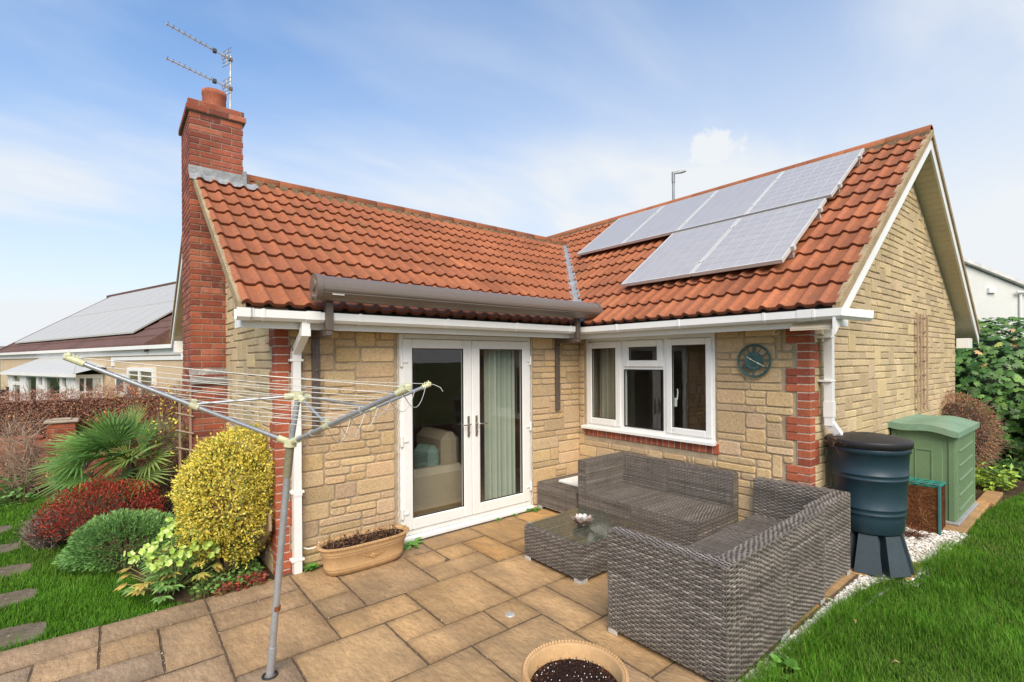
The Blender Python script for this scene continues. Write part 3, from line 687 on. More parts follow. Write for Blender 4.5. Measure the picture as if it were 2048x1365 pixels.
# ------------------------------------------------------------------ casement window
g = G(); frame_rect(g, 0, -.006, .06, WY1, WZ0+.012, WY0, 2.118, .048, .005)
for y in (-.74, -1.338): g.box(-.004, y-.025, WZ0+.05, .05, y+.025, 2.07, .004)
g.box(-.0035, -1.313, 1.715, .05, -.765, 1.755, .004)
wo = part('window', g, m_upvc, bungalow)
s = G(); s.prism([(-.075, .0), (.06, .0), (.06, .045), (-.06, .035), (-.075, .028)], 1, WY1-.015, WY0+.035); s.xf(lambda v: v+np.array([0, 0, WZ0-.022]))
part('sill', s, m_upvc, wo)
for (a0, b0, a1, b1, w, nm) in ((-.715, 1.0, -.163, 2.066, .082, 1), (-1.315, 1.748, -.762, 2.066, .078, 2), (-1.91, 1.0, -1.36, 2.066, .072, 3)):
    k = G(); frame_rect(k, 0, -.024, .03, a0, b0, a1, b1, w, .008); sash = part('sash', k, m_upvc, wo)
    k = G(); k.add([(-.006, a0+w, b0+w), (-.006, a1-w, b0+w), (-.006, a1-w, b1-w), (-.006, a0+w, b1-w)], [np.arange(4)[::-1]]); part('glass_pane', k, m_glass, sash) if False else None
for (a0, b0, a1, b1) in ((-.633, 1.082, -.245, 1.984), (-1.237, 1.826, -.84, 1.988), (-1.838, 1.072, -1.432, 1.994), (-1.313, 1.02, -.765, 1.715)):
    k = G(); k.add([(-.005, a0+.004, b0-.004), (-.005, a1-.004, b0-.004), (-.005, a1-.004, b1+.004), (-.005, a0+.004, b1+.004)], [np.arange(4)[::-1]]); part('glass_pane', k, m_glass, wo)
    k = G(); frame_rect(k, 0, -.012, .0, a0-.002, b0-.002, a1+.002, b1+.002, .010, 0); part('gasket', k, m_gasket, wo)
k = G(); k.tube([(.035, -1.445, 1.36), (.06, -1.45, 1.38), (.07, -1.452, 1.45), (.06, -1.455, 1.50)], .009, 8); k.box(.03, -1.46, 1.30, .05, -1.43, 1.40, .005); part('handle', k, m_upvc, wo)
# ------------------------------------------------------------------ rooms behind the glass
def room(x0, y0, x1, y1, z0, z1, wallc, floorc, openside):
    g = G()
    q = {'x0': [(x0, y0), (x0, y1)], 'x1': [(x1, y1), (x1, y0)], 'y0': [(x1, y0), (x0, y0)], 'y1': [(x0, y1), (x1, y1)]}
    for k, (p, r_) in q.items():
        if k == openside: continue
        g.add([(*p, z0), (*r_, z0), (*r_, z1), (*p, z1)], [np.arange(4)], wallc)
    g.add([(x0, y0, z0), (x1, y0, z0), (x1, y1, z0), (x0, y1, z0)], [np.arange(4)], floorc)
    g.add([(x0, y0, z1), (x1, y0, z1), (x1, y1, z1), (x0, y1, z1)], [np.arange(4)], (.6, .6, .58)); return g
part('room', room(-3.7, .07, -.08, 4.4, .03, 2.30, (.58, .37, .28), (.66, .52, .38), 'y0'), m_room, bungalow)
part('room', room(.066, -2.7, 3.6, -.06, .03, 2.28, (.36, .29, .23), (.40, .30, .21), 'x0'), m_room, bungalow)
# ================================================================== ground, lawns, patio
m_ground = M('ground_soil', (0.075, 0.05, 0.03), 0.95, 0.1, n1=(1.5, 0.3), n2=(30, 0.35), bump=(25, 0.8, 0.03))
m_lawn = M('lawn_turf', (0.040, 0.085, 0.014), 0.95, 0.1, n1=(1.2, 0.25), n2=(25, 0.3), bump=(40, 0.6, 0.02))
m_grass = M('grass_blade', None, 0.7, 0.12, n1=(0.8, 0.30), n2=(5, 0.2), trans=0.35, gain=1.6)
m_slab = M('riven_paving', None, 0.72, 0.35, n1=(2.2, 0.20), n2=(26, 0.16), bump=(9, 0.9, 0.03), stretch=(1.6, .75, 1), speck=[(3.1, 0.47, 0.70, (0.26, 0.18, 0.105), 0.55), (13, 0.57, 0.70, (0.23, 0.16, 0.095), 0.45), (5.5, .60, .72, (.54, .36, .17), .5)])
m_joint = M('joint_sand', (0.135, 0.098, 0.065), 0.95, 0.1, n1=(6, 0.3), n2=(120, 0.5), bump=(150, 0.9, 0.01), speck=[(160, 0.68, 0.74, (0.5, 0.45, 0.36), 0.8)])
m_pebble = M('white_pebble', None, 0.6, 0.4, n1=(20, 0.1), n2=(90, 0.1))
g = G(); g.add([(-400, -400, -.09), (900, -400, -.09), (900, 900, -.09), (-400, 900, -.09)], [np.arange(4)])
struct('ground', g, M('far_ground', (0.06, 0.085, 0.028), 0.95, 0.1, n1=(.2, .3), n2=(9, .25)))
def flat(poly, z, g=None):
    g = g or G(); g.add([(x, y, z) for x, y in poly], [np.arange(len(poly))]); return g
BED_L = [(-4.45, -.085), (-3.80, -.085), (-3.80, 5.6), (-4.0, 5.85), (-9, 5.85), (-9, 5.25), (-5.75, 5.1), (-5.35, 3.9), (-5.5, 3.1), (-5.25, 2.1), (-5.1, 1.55), (-4.85, 0.9), (-4.75, .25)]
struct('flower_bed', flat(BED_L, -.035), m_ground)
LAWN_L = [(-9, -.085), (-4.40, -.085), (-4.72, .25), (-4.82, 0.9), (-5.07, 1.55), (-5.22, 2.1), (-5.47, 3.1), (-5.32, 3.9), (-5.72, 5.1), (-9, 5.25)]
LAWN_R = [(-2.9, -9), (12, -9), (12, -4.2), (4.75, -3.78), (3.35, -3.61), (2.3, -3.60), (1.5, -3.56), (.8, -3.60), (.52, -3.52), (.22, -3.40), (-.15, -3.27), (-.75, -3.23), (-1.5, -3.27), (-2.2, -3.30), (-2.9, -3.33)]
struct('lawn', flat(LAWN_L, -.047), m_lawn); struct('lawn', flat(LAWN_R, -.047), m_lawn)
BED_R = [(3.2, -2.95), (5.7, -2.95), (9, 4), (12, 4), (12, -4.2), (4.75, -3.80), (3.6, -3.68)]
struct('flower_bed', flat(BED_R, -.05), m_ground)

def inside(poly, P):
    x, y = P[:, 0], P[:, 1]; c = np.zeros(len(P), bool); n = len(poly)
    for i in range(n):
        (x0, y0), (x1, y1) = poly[i], poly[(i+1) % n]
        k = ((y0 > y) != (y1 > y)) & (x < (x1-x0)*(y-y0)/((y1-y0) or 1e-9)+x0); c ^= k
    return c
def blades(P, z, hgt, wid, palette, lean=.45):
    n = len(P); az = rng.uniform(0, 2*np.pi, n); tuft = .82+.30*np.sin(P[:, 0]*3.1+1.3*np.sin(P[:, 1]*2.3))*np.cos(P[:, 1]*3.7+P[:, 0]*1.1)+.16*np.sin(P[:, 0]*11+P[:, 1]*7)*np.cos(P[:, 1]*13-P[:, 0]*5); h = hgt*np.clip(rng.normal(1, .30, n), .35, 1.9)*tuft; ln = lean*rng.uniform(.2, 1.5, n)
    d = np.stack([np.cos(az), np.sin(az)], 1); side = np.stack([-d[:, 1], d[:, 0]], 1)*(wid*rng.uniform(.6, 1.3, n))[:, None]
    zz = np.full(n, z) if np.isscalar(z) else z
    b = np.stack([P[:, 0], P[:, 1], zz], 1); V = np.zeros((n, 6, 3))
    for k, (t, w) in enumerate(((0, 1.0), (.55, .8), (1.0, .08))):
        off = d*(h*ln*t*t)[:, None]
        for s, sg in ((0, 1), (1, -1)):
            V[:, 2*k+s, :2] = b[:, :2]+off+side*w*sg*.5; V[:, 2*k+s, 2] = b[:, 2]+h*t*(1-.25*ln*t)
    o = np.arange(n)[:, None]*6
    F = np.concatenate([o+np.array([[0, 1, 3, 2]]), o+np.array([[2, 3, 5, 4]])])
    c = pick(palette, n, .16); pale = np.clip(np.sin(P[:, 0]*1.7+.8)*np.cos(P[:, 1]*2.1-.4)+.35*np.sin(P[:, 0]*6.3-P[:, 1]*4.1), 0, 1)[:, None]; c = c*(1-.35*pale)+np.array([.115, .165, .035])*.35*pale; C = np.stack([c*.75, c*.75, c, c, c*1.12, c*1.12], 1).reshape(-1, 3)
    return V.reshape(-1, 3), F, C
GRS = [(0.062, 0.160, 0.012), (0.075, 0.175, 0.015), (0.050, 0.138, 0.011), (0.09, 0.185, 0.02), (0.12, 0.18, 0.03), (0.062, 0.160, 0.012), (0.050, 0.138, 0.011)]
cam_xy = np.array([-4.884, -4.564])
def scatter(poly, dens, far_k=1.0, keep=None):
    p = np.array(poly); lo, hi = p.min(0), p.max(0); n = int((hi-lo).prod()*dens)
    P = rng.uniform(lo, hi, (n, 2)); P = P[inside(poly, P)]
    d = np.linalg.norm(P-cam_xy, axis=1); P = P[rng.random(len(P)) < np.clip((3.6/d)**2*far_k, .10, 1)]
    if keep is not None: P = P[keep(P)]
    return P
STONES = [(-5.62, .20, .36, .19), (-5.72, .98, .34, .17), (-5.84, 1.72, .36, .17), (-6.0, 2.52, .36, .17), (-6.15, 3.35, .36, .17)]
def off_stones(P):
    k = np.ones(len(P), bool)
    for (x, y, a, b) in STONES: k &= (((P[:, 0]-x)/(a*.97))**4+((P[:, 1]-y)/(b*.95))**4) > 1
    return k
inview = lambda P: ((P-cam_xy)@np.array([.631, .776]) > .6) & (np.abs((P-cam_xy)@np.array([.776, -.631])) < 1.45*((P-cam_xy)@np.array([.631, .776]))+.4)
g = G()
P = scatter([(-2.45, -5.2), (1.4, -5.6), (8.5, -6.6), (8.5, -4.0), (4.75, -3.76), (3.35, -3.59), (2.3, -3.56), (1.7, -3.53), (1.4, -3.50), (.9, -3.53), (.62, -3.46), (.30, -3.36), (-.15, -3.27), (-.75, -3.25), (-1.3, -3.255), (-1.7, -3.22), (-2.45, -3.24)], 24000, 1.15, inview)
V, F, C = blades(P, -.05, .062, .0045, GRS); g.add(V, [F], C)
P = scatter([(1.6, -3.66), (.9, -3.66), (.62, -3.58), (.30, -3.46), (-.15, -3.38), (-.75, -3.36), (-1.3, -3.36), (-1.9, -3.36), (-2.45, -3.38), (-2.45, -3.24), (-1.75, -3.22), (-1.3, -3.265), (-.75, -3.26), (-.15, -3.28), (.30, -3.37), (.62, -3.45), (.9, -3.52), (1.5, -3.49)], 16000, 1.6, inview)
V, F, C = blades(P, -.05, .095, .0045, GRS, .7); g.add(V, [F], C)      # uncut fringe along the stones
K = rng.uniform([-2, -5], [5, -3.5], (26, 2)); P = (K[rng.integers(0, 26, 2600)]+rng.normal(0, .07, (2600, 2))); P = P[inview(P) & (P[:, 1] < -3.35)]
V, F, C = blades(P, -.05, .05, .0042, [(.17, .17, .07), (.22, .18, .09), (.13, .16, .05)], .9); g.add(V, [F], C)      # dry patches
struct('grass', g, m_grass, 'stuff')
g = G(); P = scatter([(-8.6, -.085), (-4.42, -.085), (-4.66, .22), (-4.79, 0.9), (-5.04, 1.55), (-5.19, 2.1), (-5.44, 3.1), (-5.29, 3.9), (-5.69, 5.1), (-9, 5.25)], 16000, 1.9, lambda P: off_stones(P) & inview(P))
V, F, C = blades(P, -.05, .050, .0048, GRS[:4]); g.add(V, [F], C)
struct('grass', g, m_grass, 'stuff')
# tufts that lean over the stone edge and up against the rattan back
# ---- patio slabs on a 0.311 grid
GX, GY, GS = -1.86, -.075, .311
SL = [(-10, -8, 0, 1), (-12, -10, 0, 1), (-14, -12, 0, 1), (-8, -6, 0, 1), (-6, -5, 0, 2), (-6, -5, 2, 3), (-8, -6, 1, 2), (-8, -6, 2, 4), (-6, -4, 3, 4), (-5, -3, 1, 3), (-5, -2, 0, 1), (-2, 0, 0, 1), (-3, -2, 1, 2), (-3, -1, 2, 3), (-2, -1, 1, 2), (-1, 0, 1, 3), (0, 2, 0, 2), (0, 1, 2, 3), (1, 3, 2, 3), (2, 4, 0, 2), (4, 6, 0, 2), (3, 5, 2, 4), (5, 6, 2, 4), (-4, -2, 3, 5), (-2, 0, 3, 5), (-5, -4, 4, 5), (-7, -5, 4, 6), (-8, -7, 4, 6), (-5, -3, 5, 6), (-3, -2, 5, 6), (-4, -2, 6, 8), (-2, -1, 5, 7), (-1, 1, 5, 7), (0, 2, 3, 5), (-6, -4, 6, 8), (-8, -6, 6, 8), (-10, -9, 1, 2), (-9, -8, 1, 3), (-11, -10, 1, 2), (-11, -9, 2, 3), (-13, -11, 1, 3), (-10, -8, 3, 5), (-12, -10, 3, 5), (-10, -8, 5, 7), (-2, 0, 7, 9), (2, 4, 4, 6), (2, 3, 3, 4), (1, 3, 6, 8), (4, 6, 4, 6), (3, 6, 6, 8), (0, 1, 7, 9), (-4, -2, 8, 10), (-6, -4, 8, 10), (1, 4, 8, 10), (4, 6, 8, 10), (-2, 1, 9, 10), (-8, -6, 8, 10)]
occ = {}
for s in SL:
    for i in range(s[0], s[1]):
        for j in range(s[2], s[3]): occ[(i, j)] = 1
for j in range(0, 10):
    for i in range(-14, 6):
        if (i, j) not in occ:
            k = 1
            while k < 2 and (i+k, j) not in occ and i+k < 6: k += 1
            SL.append((i, i+k, j, j+1))
            for q in range(k): occ[(i+q, j)] = 1
PAV = [(0.44, 0.285, 0.14), (0.40, 0.265, 0.14), (0.46, 0.29, 0.14), (0.37, 0.255, 0.148), (0.43, 0.27, 0.125)]
g = G(); r = random.Random(4); specials = {(-10, 1): None}
for (i0, i1, j0, j1) in SL:
    x0, x1 = GX+i0*GS+.0075, GX+i1*GS-.0075; y1, y0 = GY-j0*GS-.0075, GY-j1*GS+.0075
    if j0 == 9: y0 = y0
    if y1 < -3.2: continue
    y0 = max(y0, -3.19)
    c = np.array(r.choice(PAV))*r.uniform(.88, 1.1)
    if x0 > -2.3: c = c*np.array([1.10, 1.0, .80])          # the sheltered slabs by the house kept their yellow
    if x0 < -4.3: c = c*np.array([.93, .95, 1.03])
    t = [r.uniform(-.0025, .0025) for _ in range(3)]; nx, ny = max(2, int((x1-x0)/.05)), max(2, int((y1-y0)/.05))
    X = np.linspace(0, 1, nx+1); Y = np.linspace(0, 1, ny+1); XX, YY = np.meshgrid(X, Y, indexing='ij')
    e = .006
    ed = np.minimum(np.minimum(XX, 1-XX)*(x1-x0), np.minimum(YY, 1-YY)*(y1-y0))
    ww = np.where(ed < 1e-6, 1.0, 0)
    jx = np.array([[r.uniform(-.0028, .0028) for _ in Y] for _ in X])*ww; jy = np.array([[r.uniform(-.0028, .0028) for _ in Y] for _ in X])*ww
    ZZ = t[0]+t[1]*(XX-.5)*2+t[2]*(YY-.5)*2-.005*np.exp(-ed/.010)
    W = np.stack([x0+XX*(x1-x0)+jx, y0+YY*(y1-y0)+jy, ZZ], -1).reshape(-1, 3)
    id_ = np.arange((nx+1)*(ny+1)).reshape(nx+1, ny+1)
    F = np.stack([id_[:-1, :-1], id_[1:, :-1], id_[1:, 1:], id_[:-1, 1:]], -1).reshape(-1, 4)
    # each slab carries its own cast-in shading blotch
    cx_, cy_, rr = r.uniform(.2, .8), r.uniform(.2, .8), r.uniform(.25, .6)
    bl = np.exp(-(((XX-cx_)**2+(YY-cy_)**2)/rr**2)).reshape(-1, 1)
    edge_d = (0.80+.20*np.clip(ed/.035, 0, 1)).reshape(-1, 1)
    C = c*(0.90+.20*bl)*edge_d
    g.add(W, [F], C, True)
    rim = np.concatenate([id_[:, 0], id_[-1, 1:], id_[-2::-1, -1], id_[0, -2:0:-1]]); m = len(rim)
    top = W[rim]; low = top.copy(); low[:, 2] = -.05
    g.add(np.concatenate([top, low]), [np.array([(q, m+q, m+(q+1) % m, (q+1) % m) for q in range(m)])], c*.7)
patio = struct('patio', g, m_slab)
g = G(); g.add([(-6.3, -9, -.010), (-2.9, -9, -.010), (-2.9, -3.2, -.010), (.03, -3.2, -.010), (.03, -.0, -.010), (-3.78, -.0, -.010), (-3.78, -.078, -.010), (-6.3, -.078, -.010)], [np.arange(8)])
struct('patio', g, m_joint)
# second sheet of slabs: narrow strip beyond the house corner and beside the storage box
g = G()
for (x0, y0, x1, y1) in ((.04, -3.24, .24, -2.90), (.26, -3.50, .72, -3.0), (2.05, -3.58, 2.8, -2.88), (2.81, -3.58, 3.7, -2.88), (3.72, -3.62, 4.5, -3.45)):
    g.box(x0, y0, -.06, x1, y1, -.006, .008, col=np.array(PAV[0])*r.uniform(.75, 1.0)*np.array([1.1, 1, .85]))
struct('patio', g, m_slab)
# white pebbles
def pebbles(poly, n, s, z):
    p = np.array(poly); lo, hi = p.min(0), p.max(0); P = rng.uniform(lo, hi, (n*3, 2)); P = P[inside(poly, P)][:n]; m = len(P); g = G()
    base = np.array([(1, 0, 0), (0, 1, 0), (-1, 0, 0), (0, -1, 0), (0, 0, 1), (0, 0, -1), (.6, .6, .5), (-.6, .6, .5), (-.6, -.6, .5), (.6, -.6, .5)])
    Fb = np.array([(4, 6, 7), (4, 7, 8), (4, 8, 9), (4, 9, 6), (6, 0, 1), (6, 1, 7), (7, 1, 2), (7, 2, 8), (8, 2, 3), (8, 3, 9), (9, 3, 0), (9, 0, 6)])
    sz = s*rng.uniform(.5, 1.3, (m, 1, 1))*np.stack([rng.uniform(.8, 1.5, m), rng.uniform(.6, 1, m), rng.uniform(.4, .8, m)], 1)[:, None, :]
    V = base[None]*sz; a = rng.uniform(0, 6.3, m); cs, sn = np.cos(a)[:, None], np.sin(a)[:, None]
    V = np.stack([V[..., 0]*cs-V[..., 1]*sn, V[..., 0]*sn+V[..., 1]*cs, V[..., 2]+V[..., 0]*rng.uniform(-.4, .4, (m, 1))], -1)
    V += np.concatenate([P, z+rng.uniform(-.006, .014, (m, 1))], 1)[:, None, :]
    c = pick([(.70, .68, .63), (.62, .60, .55), (.74, .72, .68), (.52, .47, .40)], m, .08)
    g.add(V.reshape(-1, 3), [(np.arange(m)[:, None, None]*10+Fb[None]).reshape(-1, 3)], np.repeat(c, 10, 0), True); return g
g = pebbles([(.25, -2.88), (2.05, -2.88), (2.05, -3.60), (1.5, -3.56), (.8, -3.60), (.5, -3.52), (.26, -3.50)], 5200, .017, -.03)
g.merge(pebbles([(.24, -3.40), (.24, -3.20), (-.6, -3.19), (-1.4, -3.195), (-2.2, -3.20), (-2.2, -3.27), (-1.5, -3.275), (-.75, -3.255), (-.1, -3.30)], 2100, .014, -.03))
struct('pebbles', g, m_pebble, 'stuff')
g = G(); flat([(.2, -2.86), (2.1, -2.86), (2.1, -3.62), (.2, -3.55)], -.042, g); flat([(.2, -3.42), (.2, -3.19), (-2.3, -3.195), (-2.3, -3.30)], -.044, g); struct('pebble_bed', g, M('pale_grit', (.40, .38, .33), .9, n1=(10, .2), n2=(80, .3)))
# grit scattered along the joints
g = G(); n = 420; ii = rng.integers(-12, 1, n); jj = rng.integers(0, 10, n); tt = rng.random(n); h = rng.random(n) < .5
P = np.where(h[:, None], np.stack([GX+(ii+tt)*GS, GY-jj*GS+rng.normal(0, .004, n)], 1), np.stack([GX+ii*GS+rng.normal(0, .004, n), GY-(jj+tt)*GS], 1))
s_ = rng.uniform(.0015, .0042, n)
g.sticks(np.concatenate([P, np.full((n, 1), -.002)], 1), np.concatenate([P+rng.normal(0, .003, (n, 2)), np.full((n, 1), .0035)], 1), s_, s_*.5, pick([(.6, .55, .45), (.4, .33, .24), (.25, .2, .14)], n))
struct('grit', g, m_pebble, 'stuff')
# stepping stones in the left lawn
m_step = M('old_slab', (0.15, 0.122, 0.085), 0.9, 0.2, n1=(5, .25), n2=(40, .25), bump=(30, .7, .015), speck=[(8, .52, .7, (.13, .12, .06), .7), (22, .63, .70, (.55, .5, .4), .8)])
for k, (x, y, a, b) in enumerate(STONES):
    g = G(); an = np.linspace(0, 2*np.pi, 28, endpoint=False); e = lambda t: (np.sign(np.cos(t))*np.abs(np.cos(t))**.45, np.sign(np.sin(t))*np.abs(np.sin(t))**.45)
    ex, ey = e(an); jit = rng.normal(1, .02, 28)
    top = np.stack([x+a*ex*jit, y+b*ey*jit, np.full(28, -.034)+rng.normal(0, .003, 28)], 1); low = top.copy(); low[:, 2] = -.07; low[:, :2] = (low[:, :2]-[x, y])*1.03+[x, y]
    g.add(np.concatenate([top, low]), [np.array([(q, 28+q, 28+(q+1) % 28, (q+1) % 28) for q in range(28)])]); g.add(top, [np.arange(28)])
    lab = ['worn stepping stone in the lawn, the nearest one beside the patio edge', 'worn stepping stone in the lawn, second from the patio edge', 'worn stepping stone in the lawn, third from the patio edge', 'worn stepping stone in the lawn, fourth from the patio edge', 'worn stepping stone in the lawn, farthest from the patio edge'][k]
    single('stepping_stone', g, m_step, lab, 'paving stone', 'stepping stones crossing the lawn')
# small round drain cap let into a slab
g = G(); g.lathe([(.036, -.002), (.036, .005), (.03, .007), (.0, .006)], (-2.679, -1.811, 0), 18, (1, 1, 1)); single('drain_cap', g, M('grey_metal_cap', (.50, .50, .46), .5, metal=.3), 'small round pale metal cap set into a patio slab', 'drain cap')
# far hillside beyond the roofs
g = G(); xs = np.linspace(-260, 160, 60)
for (Y, h0, z0, c) in ((275, 6, 6, (.10, .12, .10)),):
    zz = 8.6+1.5*np.sin(xs*.035+1)+.9*np.sin(xs*.11)
    V = np.concatenate([np.stack([xs, np.full(60, Y-120.), np.full(60, -.1)], 1), np.stack([xs, np.full(60, Y*1.), zz], 1), np.stack([xs, np.full(60, Y+150.), np.full(60, -.1)], 1)]); b = np.arange(59)
    g.add(V, [np.stack([k*60+b, k*60+b+1, (k+1)*60+b+1, (k+1)*60+b], 1) for k in (0, 1)], c, True)
struct('hills', g, M('hill_green', (.20, .18, .15), .95, n1=(.05, .4), n2=(.4, .4)))
# ================================================================== fixed to the house
m_awn = M('brown_aluminium', (0.19, 0.153, 0.126), 0.30, 0.5, metal=.2, n1=(2, .04), n2=(20, .03))
aw = thing('awning', 'closed taupe awning cassette above the french doors', 'awning', (-1.9, -.45, 2.33))
ac, ar = (-.45, 2.445), .103
def circ(c, r, a0, a1, n): return [(c[0]+r*math.cos(t), c[1]+r*math.sin(t)) for t in np.linspace(a0, a1, n)]
g = G()
prof = circ(ac, ar, R(-200), R(60), 22)+[(ac[0]+.03, ac[1]+.10), (ac[0]+.06, ac[1]+.03), (ac[0]+.05, ac[1]-.06)]
prof = circ(ac, ar, R(20), R(200), 16)+[(ac[0]-ar-.0, ac[1]-.028), (ac[0]-ar+.010, ac[1]-.034), (ac[0]-ar+.010, ac[1]-.042), (ac[0]-ar+.001, ac[1]-.046)]+circ(ac, ar, R(212), R(300), 9)
g.prism(prof, 0, -3.575, -.20); body = part('cassette', g, m_awn, aw)
for x0, x1 in ((-3.62, -3.575), (-.20, -.165)):
    g = G(); g.prism(circ(ac, ar+.010, 0, 2*math.pi, 33)[:-1], 0, x0, x1, smooth=False)
    if x0 < -1:
        g.prism(circ((ac[0]+.01, ac[1]-.075), .028, 0, 2*math.pi, 15)[:-1], 0, x0-.02, x0)
        g.prism(circ((ac[0]-.0, ac[1]+.02), .055, R(100), R(260), 12)+circ((ac[0], ac[1]+.02), .035, R(260), R(100), 12), 0, x0-.012, x0, (.12, .12, .12))
    part('end_cap', g, m_awn, aw)
g = G(); g.box(-3.50, ac[0]-.098, ac[1]-.062, -3.40, ac[0]-.085, ac[1]-.044, .002); part('name_plate', g, M('pale_plate', (.5, .48, .45), .4), aw)
for xb, zb in ((-3.478, 1.20), (-.438, 1.19)):
    g = G(); g.box(xb-.032, -.415, 2.10, xb+.032, -.352, 2.36, .004); g.box(xb-.027, -.41, 2.055, xb+.027, -.36, 2.10, .004); g.box(xb-.03, -.37, 2.05, xb+.03, -.025, 2.112, .003)
    br = part('bracket', g, M('dark_bracket', (.125, .098, .08), .4, metal=.2), aw)
    g = G(); g.box(xb-.034, -.050, zb, xb+.034, -.018, 2.10, .004); g.box(xb-.012, -.056, zb+.01, xb+.012, -.05, 2.05, .002)
    part('wall_strip', g, M('dark_bracket'), br)
    for z in (2.0, 1.88, 1.76, 1.30):
        g = G(); g.lathe([(.0, -.0), (.010, .0), (.012, .006), (.0, .01)], (0, 0, 0), 10); g.V[-1] = np.stack([g.V[-1][:, 0]+xb, -.058-g.V[-1][:, 2], g.V[-1][:, 1]+z], 1); part('bolt', g, m_awn, br)

# solar panels -------------------------------------------------------
m_cell = bpy.data.materials.new('solar_glass'); m_cell.use_nodes = True
_t = m_cell.node_tree; _b = _t.nodes['Principled BSDF']; _a = _t.nodes.new('ShaderNodeAttribute'); _a.attribute_name = 'col'
_t.links.new(_a.outputs['Color'], _b.inputs['Base Color']); _b.inputs['Roughness'].default_value = .35; _b.inputs['Specular IOR Level'].default_value = .5
_b.inputs['Coat Weight'].default_value = .35; _b.inputs['Coat Roughness'].default_value = .10; _b.inputs['Coat IOR'].default_value = 1.75
m_alu = M('aluminium', (.60, .60, .57), .45, .5, metal=.1, n1=(3, .06), n2=(30, .06))
UPB, NB = np.array([upB[0], 0, upB[2]]), np.array([nB[0], nB[1], nB[2]])
if NB[2] < 0: NB = -NB
def panel(y1, s0, label):
    """panel whose left (far) edge is at y1 and lower edge s0 up the slope"""
    W, H = .975, 1.455; o = np.array([EV, y1, 2.265])+UPB*s0+NB*.135
    P = lambda a, b, c: o+np.array([0, -1.0, 0])*a+UPB*b+NB*c
    t = thing('solar_panel', label, 'solar panel', tuple(P(W/2, 0, 0)), 'solar panels on the bungalow roof')
    def slab(g, a0, b0, a1, b1, c0, c1, col=(1, 1, 1)):
        V = [P(a, b, c) for c in (c0, c1) for a, b in ((a0, b0), (a1, b0), (a1, b1), (a0, b1))]
        g.add(V, [np.array([(0, 1, 5, 4), (1, 2, 6, 5), (2, 3, 7, 6), (3, 0, 4, 7), (3, 2, 1, 0), (4, 5, 6, 7)])], col)
    g = G(); f = .017
    for q in ((0, 0, W, f), (0, H-f, W, H), (0, f, f, H-f), (W-f, f, W, H-f)): slab(g, *q, -.035, .004)
    slab(g, f, f, W-f, H-f, -.03, -.022); part('frame', g, m_alu, t)
    g = G(); nx, ny = 6, 9; cw, ch = (W-2*f)/nx, (H-2*f)/ny; rr = np.random.default_rng(int(abs(y1)*100+s0*10))
    slab(g, f, f, W-f, H-f, -.004, -.001, (.56, .56, .55))
    for i in range(nx):
        for j in range(ny):
            c = np.array([.425, .41, .395])*rr.uniform(.97, 1.03)
            a0, b0 = f+i*cw+.003, f+j*ch+.003; a1, b1 = a0+cw-.006, b0+ch-.006
            for k in range(3):
                q0, q1 = a0+(a1-a0)*(k+.04)/3, a0+(a1-a0)*(k+.96)/3
                g.add([P(q0, b0, .0008), P(q1, b0, .0008), P(q1, b1, .0008), P(q0, b1, .0008)], [np.arange(4)], c)
    part('glass', g, m_cell, t)
    for s in (.28, H-.28):
        g = G(); slab(g, W-.004, s-.03, W+.03, s+.03, -.04, .012); part('clamp', g, m_alu, t)
        g = G(); slab(g, 0, s-.02, W, s+.02, -.12, -.036); part('rail', g, m_alu, t)
    return t
su = slB if False else 1
s_low = (0.262-EV)/UPB[0]; s_up = (1.512-EV)/UPB[0]
for k, (y, nm) in enumerate(((1.375, 'grey-blue solar panel, far end of the upper row next to the valley'), (.385, 'grey-blue solar panel in the upper row, overhanging bare tiles, second from the valley'),
                 (-.602, 'grey-blue solar panel in the upper row, above the left lower panel'), (-1.585, 'grey-blue solar panel at the gable end of the upper row'))):
    panel(y, s_up, nm)
panel(-.568, s_low, 'grey-blue solar panel in the lower row, left one with bare tiles beside it')
panel(-1.556, s_low, 'grey-blue solar panel in the lower row, right one nearest the gable')

# wall clock ---------------------------------------------------------
m_verd = M('verdigris_iron', (.060, .125, .118), .6, .4, metal=.3, n1=(25, .35), n2=(90, .3))
m_hand = M('pale_brass', (.68, .66, .52), .4)
cy0, cz0, cr0 = -2.358, 1.817, .158
ck = thing('wall_clock', 'round green skeleton clock with roman numerals on the stone wall', 'clock', (-.03, cy0, cz0-cr0))
def ring_at(g, x, r, t, n=48): g.tube([(x, cy0+r*math.cos(a), cz0+r*math.sin(a)) for a in np.linspace(0, 2*math.pi, n, endpoint=False)], t, 8, closed=True)
g = G(); ring_at(g, -.045, cr0, .0075); ring_at(g, -.045, cr0-.011, .004); part('rim', g, m_verd, ck)
g = G()
for (r0, r1, x0, x1) in ((.048, .084, -.052, -.04), (.0, .046, -.047, -.04)):
    n = 40; an = np.linspace(0, 2*math.pi, n, endpoint=False)
    V = [(x, cy0+r*math.cos(a), cz0+r*math.sin(a)) for (x, r) in ((x0, max(r0, .001)), (x0, r1), (x1, r1), (x1, max(r0, .001))) for a in an]
    g.add(V, [np.array([(s*n+k, s*n+(k+1) % n, ((s+1) % 4)*n+(k+1) % n, ((s+1) % 4)*n+k) for s in range(4) for k in range(n)])])
ring_at(g, -.053, .082, .004); ring_at(g, -.053, .050, .003); ring_at(g, -.048, .026, .004); part('dial', g, m_verd, ck)
ROM = ['XII', 'I', 'II', 'III', 'IIII', 'V', 'VI', 'VII', 'VIII', 'IX', 'X', 'XI']
g = G()
